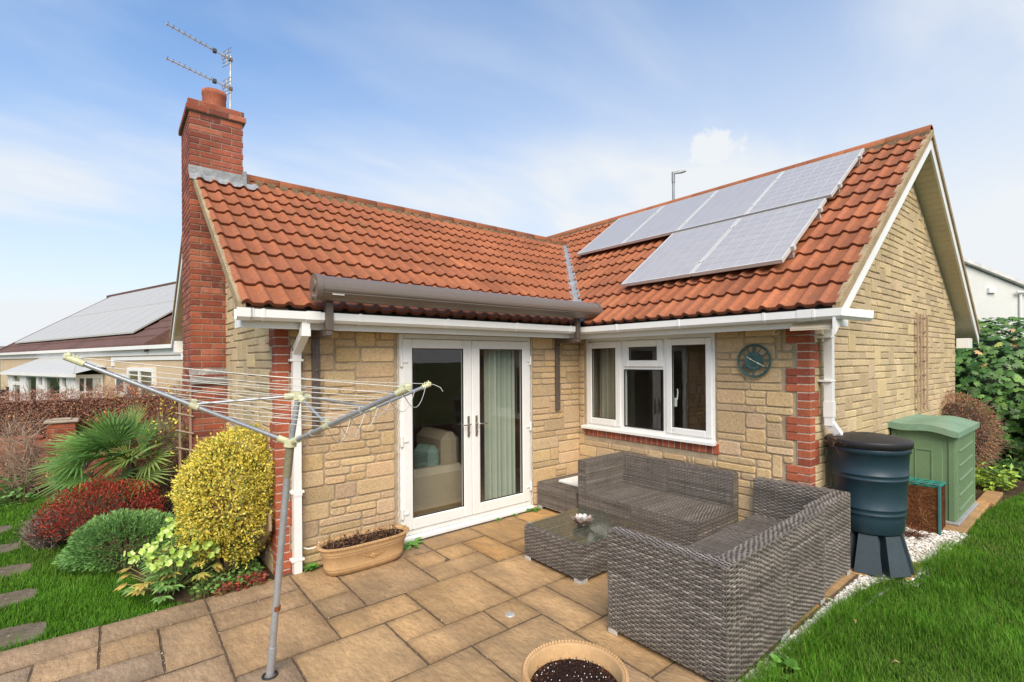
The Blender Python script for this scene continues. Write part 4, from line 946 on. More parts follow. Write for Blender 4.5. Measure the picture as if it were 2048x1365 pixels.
for k, s in enumerate(ROM):
    a = math.pi/2-k*math.pi/6        # seen from the patio +Y is to the left
    er = np.array([0, -math.cos(a), math.sin(a)]); et = np.array([0, -math.sin(a), -math.cos(a)])
    w = {'I': .008, 'V': .018, 'X': .018}; tot = sum(w[c] for c in s); x = -tot/2
    for c in s:
        q = {'I': [((w[c]/2, 0), (w[c]/2, 1))], 'V': [((.001, 1), (w[c]/2, 0)), ((w[c]/2, 0), (w[c]-.001, 1))], 'X': [((.001, 1), (w[c]-.001, 0)), ((.001, 0), (w[c]-.001, 1))]}[c]
        for (p, r_) in q:
            pt = lambda p: np.array([-.048, cy0, cz0])+er*(.086+.060*p[1])+et*(x+p[0])
            g.tube([pt(p), pt(r_)], .0032, 5)
        x += w[c]
part('numerals', g, m_verd, ck)
g = G()
for ang, L, back in ((-118, .118, .0), (58, .078, .0)):   # degrees from 12 o'clock, clockwise negative
    a = R(90+ang); d = np.array([0, -math.cos(a), math.sin(a)]); d = np.array([0, math.sin(R(ang)), math.cos(R(ang))])
    c = np.array([-.060, cy0, cz0]); t_ = np.array([0, d[2], -d[1]])
    for (p, q, w) in ((0, .35, .003), (.35, .5, .008), (.5, 1.0, .0035)):
        V = [c+d*L*p+t_*w, c+d*L*q+t_*w*.8, c+d*L*q-t_*w*.8, c+d*L*p-t_*w]; V += [v+np.array([.004, 0, 0]) for v in V]
        g.add(V, [np.array([(0, 1, 2, 3), (7, 6, 5, 4), (0, 4, 5, 1), (1, 5, 6, 2), (2, 6, 7, 3), (3, 7, 4, 0)])])
part('hands', g, m_hand, ck)
# hook under the eaves and cable by the pipe
g = G(); g.tube([(-.13, -2.60, 2.118), (-.13, -2.60, 2.095)]+[(-.13, -2.60+.018*math.sin(t), 2.078+.018*math.cos(t)) for t in np.linspace(0, 5.2, 12)], .0035, 6)
single('hook', g, m_upvc, 'small white screw hook under the eaves above the brick pier', 'hook')

# folded trellis on the gable ---------------------------------------
m_wood = M('weathered_wood', None, .85, .2, n1=(6, .2), n2=(60, .25), bump=(60, .4, .006), stretch=(1, 1, .12))
gy = lambda x: -MY-.13/WX*x
g = G()
for x in (3.28, 3.42, 3.56, 3.74): g.box(x, gy(x)-.060, 1.14, x+.022, gy(x)-.038, 2.42, .003, col=(.40, .29, .19))
for z in np.arange(1.22, 2.4, .19):
    for x in (3.30, 3.42, 3.54): g.sticks([(x+.01, gy(x)-.064, z)], [(x+.02, gy(x)-.076, z+.012)], .012, .01, (.30, .22, .17))
for x0, x1 in ((3.31, 3.43), (3.43, 3.55)):
    for z in np.arange(1.16, 2.35, .19): g.box(x0, gy(x0)-.05, z, x1+.01, gy(x0)-.035, z+.02, .002, col=(.30, .21, .14))
single('trellis', g, m_wood, 'narrow brown wooden trellis folded flat against the gable wall', 'trellis')

# television aerial --------------------------------------------------
m_aer = M('aerial_metal', (.62, .60, .55), .45, .5, metal=.5, n1=(20, .2), n2=(80, .2))
mast = np.array([-3.694, 2.719])
ta = thing('tv_aerial', 'twin-arm television aerial on a thin mast behind the chimney pot', 'aerial', (mast[0], mast[1], 5.02))
g = G(); g.tube([(mast[0], mast[1], 5.01), (mast[0]+.01, mast[1]-.01, 5.86)], .011, 8); part('mast', g, m_aer, ta)
def yagi(p0, p1):
    p0, p1 = np.array(p0), np.array(p1); d = p1-p0; L = np.linalg.norm(d); d /= L; s = np.array([-d[1], d[0], 0]); s /= np.linalg.norm(s); u = np.cross(d, s); g = G()
    g.tube([p0-d*.02, p1], .008, 6)
    for t in np.linspace(.34, .99, 9):
        c = p0+d*L*t
        for a in (1, -1):
            g.sticks([c+u*.0], [c+s*.035*a+u*.014], .0045); g.sticks([c], [c+s*.035*a-u*.014], .0045)
    y = part('antenna', g, m_aer, ta)
    g = G(); c = p0+d*L*.20
    for a in (1, -1):
        for e in (-.03, 0, .03, .06): g.sticks([c-d*e*.5-d*.05], [c-d*.03+s*(.03+abs(e))*a+u*(.10)*(1 if e > 0 else -1)*abs(e)/.06-d*.06], .004)
    for e in np.linspace(-.10, .10, 5): g.sticks([p0+d*.05+u*e-s*.10], [p0+d*.05+u*e+s*.10], .004)
    g.sticks([p0+d*.05-u*.1], [p0+d*.05+u*.1], .005); part('reflector', g, m_aer, y)
    g = G(); c = p0+d*L*.27; g.box(c[0]-.022, c[1]-.022, c[2]-.025, c[0]+.022, c[1]+.022, c[2]+.025, .006, col=(.1, .1, .1)); part('junction_box', g, M('dark_plastic', (.06, .06, .06), .5), y)
    g = G(); g.box(p0[0]-.022, p0[1]-.022, p0[2]-.022, p0[0]+.022, p0[1]+.022, p0[2]+.022, .005); part('clamp', g, M('rusty_clamp', (.22, .17, .12), .7), y)
yagi((-3.684, 2.709, 5.80), (-4.39, 2.447, 5.828)); yagi((-3.686, 2.711, 5.42), (-4.396, 2.452, 5.422))

# street lamp beyond the ridge --------------------------------------
sl = thing('street_lamp', 'grey street lamp rising beyond the main roof ridge', 'street lamp', (23.58, 13.53, -.09))
m_lamp = M('lamp_grey', (.30, .31, .31), .5, metal=.4)
g = G(); g.tube([(23.58, 13.53, -.09), (23.58, 13.53, 13.7)], .085, 10); g.tube([(23.58, 13.53, 13.4), (23.58, 13.53, 14.1)], .11, 10); part('pole', g, m_lamp, sl)
g = G(); d = np.array([.11, -.99, -.08]); c = np.array([23.58, 13.53, 14.05]); s = np.array([.99, .11, 0]); u = np.array([0, 0, 1.0])
V = [c+d*t+s*w*a+u*h for t, w, h0, h1 in ((.05, .07, -.08, .06), (.5, .13, -.11, .05), (.85, .09, -.07, .0)) for a, h in ((-1, h0), (1, h0), (1, h1), (-1, h1))]
g.add(V, [np.array([(k*4+q, k*4+(q+1) % 4, k*4+4+(q+1) % 4, k*4+4+q) for k in (0, 1) for q in range(4)]+[(3, 2, 1, 0), (8, 9, 10, 11)])]); part('lamp_head', g, M('lamp_white', (.6, .6, .58), .5), sl)

# rotary clothes line -----------------------------------------------
m_galv = M('galvanised_tube', (.42, .44, .45), .42, .5, metal=.55, n1=(6, .12), n2=(60, .12))
m_hub = M('aged_cream_plastic', (.58, .58, .36), .5, .4, n1=(12, .12), n2=(60, .1))
m_line = M('washing_cord', (.66, .65, .58), .6, n1=(20, .1), n2=(80, .1))
b0 = np.array([-4.188, -1.443, 0.0]); hl = np.array([-4.088, -1.525, 1.364]); hu = np.array([-4.05, -1.556, 1.639])
rl = thing('rotary_clothes_line', 'leaning rotary clothes line with three arms and sagging cords', 'clothes line', tuple(b0))
ax_ = (hu-b0)/np.linalg.norm(hu-b0)
g = G(); g.tube([b0-ax_*.02, hl-ax_*.10], .0195, 14); g.tube([b0+ax_*.0, b0+ax_*.17], .0235, 14); pole = part('pole', g, m_galv, rl)
g = G(); g.tube([hl-ax_*.20, hl-ax_*.0], .024, 14); part('collar', g, M('olive_sleeve', (.20, .185, .11), .5), pole)
g = G(); g.tube([hl-ax_*.05, hu+ax_*.015], .0165, 12); part('pole', g, m_galv, rl)
g = G(); zz = .385; g.tube([b0+ax_*zz, b0+ax_*(zz+.028)], .0204, 14); part('rust_band', g, M('rust', (.20, .062, .02), .9, n1=(60, .4)), pole)
g = G(); g.lathe([(.045, -.0), (.045, .004), (.034, .006), (.03, .002)], (b0[0], b0[1], .001), 18); part('ground_socket', g, m_gasket, pole)
def hub(c, r, h, name, arms):
    g = G(); T = np.array([ax_]); g.tube([c-ax_*h, c+ax_*h], r, 12)
    for a in arms:
        d = np.array(a)-c; d /= np.linalg.norm(d); g.tube([c, c+d*.075], .020, 8)
    return part(name, g, m_hub, rl)
AE, BE, CE = np.array([-5.067, -1.256, 1.866]), np.array([-3.815, -2.469, 1.707]), np.array([-3.013, -1.252, 1.654])
hub(hl, .036, .022, 'arm_hub', (AE, BE, CE))
SA, SB_, SC_ = hl+(AE-hl)*.47, hl+(BE-hl)*.62, hl+(CE-hl)*.52
SB2 = hl+(BE-hl)*.36
hub(hu, .030, .024, 'slider', (SA, SB2, SC_))
for e, nm in ((AE, 0), (BE, 1), (CE, 2)):
    g = G(); d = (e-hl)/np.linalg.norm(e-hl); g.tube([hl+d*.05, e], .0125, 10); a = part('arm', g, m_galv, rl)
    g = G(); g.tube([e-d*.075, e+d*.012], .0165, 10)
    for k in range(4):
        q = e-d*(.065-.02*k); g.box(q[0]-.004, q[1]-.004, q[2], q[0]+.004, q[1]+.004, q[2]+.030+.004*(k % 2), .001)
    g.box(e[0]-.016, e[1]-.016, e[2]-.008, e[0]+.016, e[1]+.016, e[2]+.022, .006); part('tip_cap', g, m_hub, a)
for s, e in ((SA, AE), (SB2, BE), (SC_, CE)):
    d = (e-hl)/np.linalg.norm(e-hl); g = G(); g.tube([hu, s+np.array([0, 0, .01])], .0075, 8); st = part('strut', g, m_galv, rl)
    g = G(); g.tube([s-d*.022, s+d*.022], .0185, 10); g.box(s[0]-.013, s[1]-.013, s[2]+.0, s[0]+.013, s[1]+.013, s[2]+.038, .004); part('strut_clamp', g, m_hub, st)
cords = G()
def cord(p, q, sag, n=9, r=.0021):
    t = np.linspace(0, 1, n)[:, None]; P = p+(q-p)*t; P[:, 2] -= sag*4*(t*(1-t))[:, 0]; cords.tube(P, r, 5, caps=False)
for k in range(10):
    f = .96-.072*k; up_ = np.array([0, 0, .022 if f > .93 else .012])
    cord(hl+(AE-hl)*f+up_, hl+(BE-hl)*(f+.005*(k % 3))+up_, .004+.006*rng.random())
    if k % 2 == 0: cord(hl+(AE-hl)*f+up_, hl+(CE-hl)*f+up_, .015+.02*rng.random())
for k in range(7):
    f = .97-.10*k; cord(hl+(BE-hl)*f-np.array([0, 0, .012]), hl+(CE-hl)*f, .05+.07*rng.random(), 12)
for k, f in enumerate((.22, .36, .66)):
    p = hl+(BE-hl)*f; d = (BE-hl)/np.linalg.norm(BE-hl); s = np.cross(d, ax_); s /= np.linalg.norm(s); u = np.cross(s, d)
    cords.tube([p+(s*math.cos(a)+u*math.sin(a))*.017 for a in np.linspace(0, 6.1, 12)], .0022, 5)
cords.tube([CE+np.array(v) for v in ((0, 0, .01), (.03, -.03, .0), (.06, -.07, -.02), (.07, -.09, -.05))], .0018, 5)
part('cords', cords, m_line, rl)

# ================================================================== rattan furniture
m_wick = M('grey_rattan', None, .55, .35, n1=(9, .18), n2=(70, .16))
m_alufoot = M('foot_aluminium', (.60, .62, .60), .4, .5, metal=.4)
WK = np.array([(.196, .172, .146), (.165, .142, .119), (.228, .205, .178), (.140, .119, .099), (.182, .157, .131)])
def weave(g, o, u, v, w, h, p=.036, rh=.0150, amp=.0042, seed=0):
    """basket weave over the rectangle o + u*w + v*h; outward = u x v; flat strands over and under dark stakes"""
    r = np.random.default_rng(seed+int(w*1000)+int(h*7000)); o, u, v = [np.array(q, float) for q in (o, u, v)]; nn = np.cross(u, v); nn /= np.linalg.norm(nn)
    nr = max(2, int(round(h/rh))); rh = h/nr; nk = max(2, int(round(w/p))); sp = r.uniform(.62, 1.38, nk); st = np.concatenate([[0], np.cumsum(sp)])*w/sp.sum()
    ns = nk*4; t = np.linspace(0, nk, ns+1); x = np.interp(t, np.arange(nk+1), st)
    tone = 1+np.repeat(r.normal(0, .16, nr//2+3), 2)[:nr]*.8
    for q in range(nk):        # stakes
        xc = (st[q]+st[q+1])/2; hw = .0045
        g.add([o+u*(xc-hw)+nn*.0022, o+u*(xc+hw)+nn*.0022, o+u*(xc+hw)+v*h+nn*.0022, o+u*(xc-hw)+v*h+nn*.0022], [np.arange(4)], WK[r.integers(0, 5)]*.75)
    for k in range(nr):
        off = amp*np.clip(1.5*np.sin(np.pi*t+np.pi*((k//1) % 2)), -1, 1)*np.where(np.abs(np.sin(np.pi*t)) < .01, 0, 1); c = WK[r.integers(0, 5)]*(tone[k]+r.normal(0, .07)); yc = (k+.5)*rh
        hw = rh*.47; V = np.zeros((ns+1, 3, 3))
        for q, (dy, dn) in enumerate(((-hw, -.0028), (0, 0.0), (hw, -.0028))):
            V[:, q] = o+u*x[:, None]+v*(yc+dy)+nn*(off+dn+.003)[:, None]
        a = np.arange(ns)[:, None]*3
        F = np.concatenate([a+np.array([[q, 3+q, 4+q, q+1]]) for q in (0, 1)])
        sh = 1+.10*np.sin(x*r.uniform(6, 14)+r.uniform(0, 6))+r.normal(0, .05, ns+1)
        g.add(V.reshape(-1, 3), [F], np.repeat(c[None]*sh[:, None], 3, 0))
def wbox(g, x0, y0, z0, x1, y1, z1, faces='xXyYZ', seed=0, vert=False):
    g.box(x0+.004, y0+.004, z0+.002, x1-.004, y1-.004, z1-.004, 0, col=(.035, .028, .022))
    X, Y, H = x1-x0, y1-y0, z1-z0
    def wv(o, u, v, w, h, s, k): weave(g, o, u, v, w, h, seed=seed*13+s)
    if 'x' in faces: wv((x0, y1, z0), (0, -1, 0), (0, 0, 1), Y, H, 1, 0)
    if 'X' in faces: wv((x1, y0, z0), (0, 1, 0), (0, 0, 1), Y, H, 2, 0)
    if 'y' in faces: wv((x0, y0, z0), (1, 0, 0), (0, 0, 1), X, H, 3, 0)
    if 'Y' in faces: wv((x1, y1, z0), (-1, 0, 0), (0, 0, 1), X, H, 4, 0)
    if 'Z' in faces:
        if X >= Y: wv((x0, y0, z1), (1, 0, 0), (0, 1, 0), X, Y, 5, 0)
        else: wv((x1, y0, z1), (0, 1, 0), (-1, 0, 0), Y, X, 5, 0)
    e = .0042     # wrapped edges
    col = (.13, .11, .094)
    for (a, b) in (((x0, y0), (x0, y1)), ((x0, y0), (x1, y0)), ((x1, y0), (x1, y1)), ((x0, y1), (x1, y1))): g.tube([(*a, z1-.002), (*b, z1-.002)], e, 6, col)
    for (a, b) in ((x0, y0), (x1, y0), (x1, y1), (x0, y1)): g.tube([(a, b, z0), (a, b, z1)], e, 6, col)
def rattan(name, label, cat, x0, y0, x1, y1, back=(), arm=(), seat=.345, top=.69, rot=0.0, seed=1, group='grey rattan corner set'):
    """back/arm: sides 'x','X','y','Y' carrying a panel"""
    cx, cy = (x0+x1)/2, (y0+y1)/2; t = thing(name, label, cat, (cx, cy, 0), group)
    T = .105; rotf = (lambda V: np.stack([cx+(V[:, 0]-cx)*math.cos(rot)-(V[:, 1]-cy)*math.sin(rot), cy+(V[:, 0]-cx)*math.sin(rot)+(V[:, 1]-cy)*math.cos(rot), V[:, 2]], 1))
    g = G(); wbox(g, x0, y0, .035, x1, y1, seat, seed=seed); g.xf(rotf); part('seat', g, m_wick, t)
    def side(s): return {'x': (x0-.002, y0-.002, x0+T, y1+.002), 'X': (x1-T, y0-.002, x1+.002, y1+.002), 'y': (x0-.002, y0-.002, x1+.002, y0+T), 'Y': (x0-.002, y1-T, x1+.002, y1+.002)}[s]
    for nm, sides in (('backrest', back), ('armrest', arm)):
        for k, s in enumerate(sides):
            a0, b0_, a1, b1 = side(s)
            if nm == 'backrest' and s == 'y' and 'x' in arm: a0 = x0+T+.001
            if nm == 'armrest' and 'X' in back: a1 = x1-T-.001
            if nm == 'backrest' and k == 1 and 'y' in back[:1]: b0_ = y0+T+.001
            g = G(); wbox(g, a0, b0_, seat+.003, a1, b1, top, seed=seed+7*k+3); g.xf(rotf); part(nm, g, m_wick, t)
    for fx, fy in ((x0, y0), (x1, y0), (x0, y1), (x1, y1)):
        g = G(); sx, sy = (1 if fx == x0 else -1), (1 if fy == y0 else -1)
        g.box(fx-sx*.003, fy-sy*.003, .001, fx+sx*.070, fy+sy*.004, .036, .002); g.box(fx-sx*.003, fy+sy*.0045, .001, fx+sx*.004, fy+sy*.070, .036, .002)
        g.box(fx+sx*.0045, fy+sy*.0045, .001, fx+sx*.05, fy+sy*.05, .030, 0); g.xf(rotf); part('foot', g, m_alufoot, t)
    return t
rattan('rattan_sofa', 'grey rattan end seat nearest the viewer, arm panel facing the round pot', 'garden sofa', -2.300, -3.215, -1.490, -2.405, ('y',), ('x',), rot=R(1.2), seed=1)
rattan('rattan_sofa', 'grey rattan middle seat of the lawn-side row, beside the pebbles', 'garden sofa', -1.482, -3.195, -.760, -2.42, ('y',), (), rot=R(1.0), seed=2)
rattan('rattan_sofa', 'grey rattan corner seat at the brick pier, backs on two sides', 'garden sofa', -.752, -3.150, -.035, -2.40, ('y', 'X'), (), rot=R(.6), seed=3)
rattan('rattan_sofa', 'grey rattan seat with one arm panel, under the window by the footstool', 'garden sofa', -.805, -1.455, -.035, -.735, ('X',), ('Y',), seed=4, top=.70)
rattan('rattan_sofa', 'grey rattan armless seat under the right part of the window', 'garden sofa', -.805, -2.185, -.035, -1.462, ('X',), (), seed=5, top=.70)
rattan('rattan_footstool', 'low grey rattan footstool in the inner corner under a white tray', 'footstool', -.800, -.690, -.06, -.045, (), (), seat=.325, seed=6)
# coffee table with a loose glass plate
ct = thing('coffee_table', 'low square grey rattan coffee table with a glass plate on top', 'coffee table', (-1.57, -1.475, 0), 'grey rattan corner set')
g = G(); wbox(g, -1.945, -1.825, .035, -1.235, -1.125, .315, seed=9); part('table_base', g, m_wick, ct)
g = G(); g.box(-1.925, -1.835, .323, -1.165, -1.115, .331, .002); part('glass_top', g, glass_mat('table_glass', (.90, .95, .92), .9, .10), ct)
for fx, fy, sx, sy in ((-1.945, -1.825, 1, 1), (-1.235, -1.825, -1, 1), (-1.945, -1.125, 1, -1), (-1.235, -1.125, -1, -1)):
    g = G(); g.box(fx-sx*.003, fy-sy*.003, .001, fx+sx*.080, fy+sy*.004, .036, .002); g.box(fx-sx*.003, fy+sy*.0045, .001, fx+sx*.004, fy+sy*.080, .036, .002); part('foot', g, m_alufoot, ct)
# lotus tealight holder
g = G(); c0 = np.array([-1.575, -1.505, .333])
for ring, (n, r0, hh, out, col, tipc) in enumerate(((6, .022, .052, .056, (.16, .12, .10), (.30, .22, .18)), (6, .014, .060, .036, (.50, .33, .24), (.78, .66, .58)), (5, .008, .066, .020, (.8, .78, .74), (.86, .85, .82)))):
    for k in range(n):
        a = 2*math.pi*(k+.5*(ring % 2))/n; d = np.array([math.cos(a), math.sin(a), 0]); s = np.array([-d[1], d[0], 0]); z = np.array([0, 0, 1.0])
        rows = []
        for t in (0, .35, .7, 1.0):
            w = (.012+.034*math.sin(math.pi*min(1, t*.86+.08)))*(.85 if ring else 1.1)*(1 if t < 1 else .12); p = c0+d*(r0+out*t**1.2)+z*hh*t**.9
            rows.append([p-s*w*.62+d*.006-z*0, p-d*.004, p+s*w*.62+d*.006])
        V = np.array(rows).reshape(-1, 3); F = [(q*3+e, q*3+e+1, q*3+4+e, q*3+3+e) for q in range(3) for e in (0, 1)]
        C = np.linspace(0, 1, 4)[:, None]*np.array(tipc)+(1-np.linspace(0, 1, 4)[:, None])*np.array(col); g.add(V, [np.array(F)], np.repeat(C, 3, 0), True)
g.lathe([(.03, -.002), (.034, .008), (.02, .014), (0, .014)], c0, 16, (.14, .10, .085))
g.xf(lambda V: c0+(V-c0)*1.35)
single('lotus_candle_holder', g, M('shell_petal', None, .35, .5, n1=(20, .1), n2=(60, .08), trans=.15), 'lotus-shaped copper and pearl candle holder on the glass table', 'candle holder')
# white grid tray on the footstool
g = G(); x0, y0, x1, y1 = -.62, -.60, -.22, -.24
for t in np.linspace(0, 1, 5): g.box(x0, y0+(y1-y0)*t-.012, .336, x1, y0+(y1-y0)*t+.012, .352, .002)
for t in np.linspace(0, 1, 5): g.box(x0+(x1-x0)*t-.012, y0, .3365, x0+(x1-x0)*t+.012, y1, .3515, .002)
g.box(x0-.012, y0-.012, .331, x1+.012, y1+.012, .337, .002)
single('grid_tray', g, m_upvc, 'white plastic grid tray lying on the rattan footstool', 'tray')
g = G(); g.tube([(-.12, -.62, .328), (-.122, -.615, .40), (-.118, -.618, .445)], [.010, .006, .013], 8); g.tube([(-.118, -.618, .44), (-.11, -.61, .462)], [.013, .007], 8)
single('garden_torch', g, m_gasket, 'small black stick ornament standing at the back of the footstool', 'ornament')

# ================================================================== pots and tubs
m_terra = M('buff_terracotta', (.50, .315, .150), .75, .3, n1=(5, .10), n2=(50, .10), bump=(60, .15, .005))
m_compost = M('compost', (.030, .016, .012), .95, .1, n1=(20, .4), n2=(90, .5), bump=(60, 1.0, .02))
pt_c = (-3.175, -2.925, 0.0)
rp = thing('round_flower_pot', 'round buff flower pot filled with bare compost', 'flower pot', pt_c)
g = G(); prof = [(.0, .012), (.16, .0), (.175, .005), (.215, .20), (.222, .255), (.238, .262), (.246, .275), (.250, .30), (.254, .325), (.250, .340), (.232, .343), (.222, .335), (.214, .25), (.21, .24)]
n = 72; an = np.arange(n)*2*math.pi/n
g.lathe(prof, pt_c, n, (1, 1, 1))
for k in range(84):     # rope moulding round the rim
    a = 2*math.pi*k/84; b = a+.05
    g.tube([(pt_c[0]+.250*math.cos(a), pt_c[1]+.250*math.sin(a), .318), (pt_c[0]+.251*math.cos((a+b)/2), pt_c[1]+.251*math.sin((a+b)/2), .335), (pt_c[0]+.242*math.cos(b), pt_c[1]+.242*math.sin(b), .347)], .0075, 5)
part('pot_body', g, m_terra, rp)
g = G(); g.lathe([(.214, .268), (.16, .279), (.09, .283), (0, .282)], pt_c, 40); n = 900; a = rng.uniform(0, 6.28, n); rr = .205*np.sqrt(rng.random(n)); P = np.stack([pt_c[0]+rr*np.cos(a), pt_c[1]+rr*np.sin(a), np.full(n, .276)], 1)
D = unit(n); D[:, 2] = np.abs(D[:, 2])*.5+.1; part('compost', g, m_compost, rp)
g = G(); g.sticks(P, P+D*rng.uniform(.006, .022, (n, 1)), rng.uniform(.001, .0035, n), .001, pick([(.05, .02, .014), (.10, .032, .02), (.03, .018, .014), (.16, .06, .03)], n))
m_ = 75; a = rng.uniform(0, 6.28, m_); rr = .2*np.sqrt(rng.random(m_)); Q = np.stack([pt_c[0]+rr*np.cos(a), pt_c[1]+rr*np.sin(a), np.full(m_, .284)], 1); s_ = rng.uniform(.001, .0026, m_)
g.sticks(Q, Q+np.array([.002, .001, .004]), s_, s_*.5, (.75, .74, .70)); part('bark_chips', g, m_pebble, rp)
# oval trough by the doors
ov = thing('oval_planter', 'oval buff planter trough with withered plants below the stone wall', 'planter', (-3.14, -.29, 0))
oc = (-3.135, -.285, 0.0)
def oval(prof, g, n=56, col=(1, 1, 1)):
    an = np.arange(n)*2*math.pi/n; ex = np.sign(np.cos(an))*np.abs(np.cos(an))**.62; ey = np.sign(np.sin(an))*np.abs(np.sin(an))**.75
    V = [np.stack([oc[0]+rx*ex, oc[1]+ry*ey, np.full(n, z)], 1) for rx, ry, z in prof]
    F = [(i*n+k, i*n+(k+1) % n, (i+1)*n+(k+1) % n, (i+1)*n+k) for i in range(len(prof)-1) for k in range(n)]
    g.add(np.concatenate(V), [np.array(F)], col, True); return V
g = G(); oval([(.29, .075, .0), (.345, .118, .004), (.350, .122, .03), (.356, .126, .036), (.352, .124, .042), (.358, .127, .05), (.364, .129, .056), (.360, .127, .062), (.378, .142, .165), (.386, .148, .172), (.380, .144, .180), (.388, .150, .188), (.394, .154, .195), (.390, .151, .202), (.402, .158, .222), (.414, .166, .232), (.416, .168, .244), (.406, .160, .252), (.384, .140, .246), (.376, .132, .2)], g)
an = np.arange(110)*2*math.pi/110
for a in an:
    ex = math.copysign(abs(math.cos(a))**.62, math.cos(a)); ey = math.copysign(abs(math.sin(a))**.75, math.sin(a)); g.tube([(oc[0]+.416*ex, oc[1]+.168*ey, .236), (oc[0]+.412*ex+.004, oc[1]+.166*ey+.002, .252)], .0062, 5)
for k in np.linspace(-1, 1, 9):    # relief garland on the front
    g.tube([(oc[0]+.02+.10*k, oc[1]-.136-.0-.008*(1-k*k), .120+.028*k*k), (oc[0]+.02+.10*k+.016, oc[1]-.142, .112+.028*k*k)], [.010, .004], 6)
for k in range(6): g.tube([(oc[0]+.02+.017*math.cos(k), oc[1]-.148, .122+.017*math.sin(k)), (oc[0]+.02+.006*math.cos(k), oc[1]-.140, .122+.004*math.sin(k))], .008, 6)
part('pot_body', g, m_terra, ov)
g = G(); oval([(.383, .138, .222), (.2, .07, .229), (.01, .005, .230)], g); part('compost', g, m_compost, ov)
g = G(); n = 240; P = np.stack([oc[0]+rng.uniform(-.34, .34, n), oc[1]+rng.uniform(-.10, .10, n), np.full(n, .222)], 1); D = unit(n); D[:, 2] = np.abs(D[:, 2])*.8+.1
L = rng.uniform(.03, .11, (n, 1)); mid = P+D*L*.6; c = pick([(.10, .05, .035), (.20, .12, .07), (.33, .22, .12), (.06, .03, .025)], n)
g.sticks(P, mid, .0022, .0018, c); g.sticks(mid, mid+(D+unit(n)*.8)*L*.5, .0018, .0008, c)
n = 260; Q = np.stack([oc[0]+rng.uniform(-.34, .34, n), oc[1]+rng.uniform(-.10, .10, n), rng.uniform(.225, .275, n)], 1); g.leaves(Q, unit(n), unit(n), rng.uniform(.015, .04, n), rng.uniform(.008, .016, n), pick([(.09, .045, .03), (.16, .085, .05), (.05, .03, .025)], n))
part('dead_stems', g, M('dry_stem', None, .9, .1), ov)
# loose cable between the downpipe and the trough
g = G(); g.tube([(-3.60, -.05, .195), (-3.57, -.09, .188), (-3.53, -.12, .196), (-3.50, -.13, .215), (-3.485, -.12, .24)], .0055, 7); single('white_cable', g, m_upvc, 'short white cable poking out beside the downpipe foot', 'cable')
# water butt
m_butt = M('blue_green_plastic', (.019, .043, .058), .38, .5, n1=(3, .12), n2=(30, .06)); m_blk = M('black_plastic', (.022, .022, .024), .45, .4, n1=(4, .2), n2=(40, .15))
wb_c = (.375, -3.175, -.005)
wb = thing('water_butt', 'dark blue-green water butt with black lid on a stand', 'water butt', wb_c)
g = G(); g.lathe([(.0, .315), (.225, .315), (.232, .325), (.243, .44), (.2435, .47), (.249, .475), (.249, .485), (.246, .49), (.2475, .515), (.253, .52), (.253, .53), (.250, .535), (.262, .76), (.268, .765), (.268, .775), (.265, .78), (.2665, .80), (.272, .805), (.272, .815), (.268, .82), (.276, .985), (.287, .99), (.287, 1.035), (.276, 1.04)], wb_c, 44)
wide = lambda V: np.stack([wb_c[0]+(V[:, 0]-wb_c[0])*(1.06+.06*np.clip(1-V[:, 2], 0, 1)), wb_c[1]+(V[:, 1]-wb_c[1])*(1.06+.06*np.clip(1-V[:, 2], 0, 1)), V[:, 2]*1.03], 1)
g.xf(wide); part('barrel', g, m_butt, wb)
g = G(); g.lathe([(.287, 1.032), (.300, 1.034), (.303, 1.084), (.299, 1.090), (.293, 1.092), (.15, 1.122), (.09, 1.130), (.0, 1.132)], wb_c, 44); g.lathe([(.05, 1.124), (.05, 1.133), (.038, 1.134), (.035, 1.128)], wb_c, 24); g.xf(wide); part('lid', g, m_blk, wb)
g = G(); N = 8
for k in range(N):
    a = 2*math.pi*(k+.3)/N; d = np.array([math.cos(a), math.sin(a)]); s = np.array([-d[1], d[0]]); V = []
    for (z, r0, r1, w0, w1) in ((.0, .19, .315, .115, .10), (.312, .16, .238, .085, .068)):
        for (r, w) in ((r0, w0*.6), (r1, w1)):
            for q in (-1, 1): p = np.array(wb_c[:2])+d*r+s*w*q; V.append((p[0], p[1], z))
    g.add(V, [np.array([(2, 3, 7, 6), (0, 2, 6, 4), (3, 1, 5, 7), (1, 0, 4, 5), (4, 6, 7, 5)])])
g.lathe([(.20, .0), (.18, .30), (.0, .305)], wb_c, 24); part('stand', g, M('slate_plastic', (.040, .058, .068), .5, .4, n1=(5, .15), n2=(30, .1)), wb)
g = G(); n = 160; P = np.array([.12, -3.0, 1.10])+rng.normal(0, .03, (n, 3))*[1.6, 1.3, .7]; g.sticks(P, P+unit(n)*rng.uniform(.02, .06, (n, 1)), .002, .001, pick([(.10, .06, .04), (.06, .035, .025), (.16, .11, .07)], n)); single('bird_nest_debris', g, M('dry_stem', None), 'tangle of dry twigs below the downpipe end beside the water butt', 'twigs')
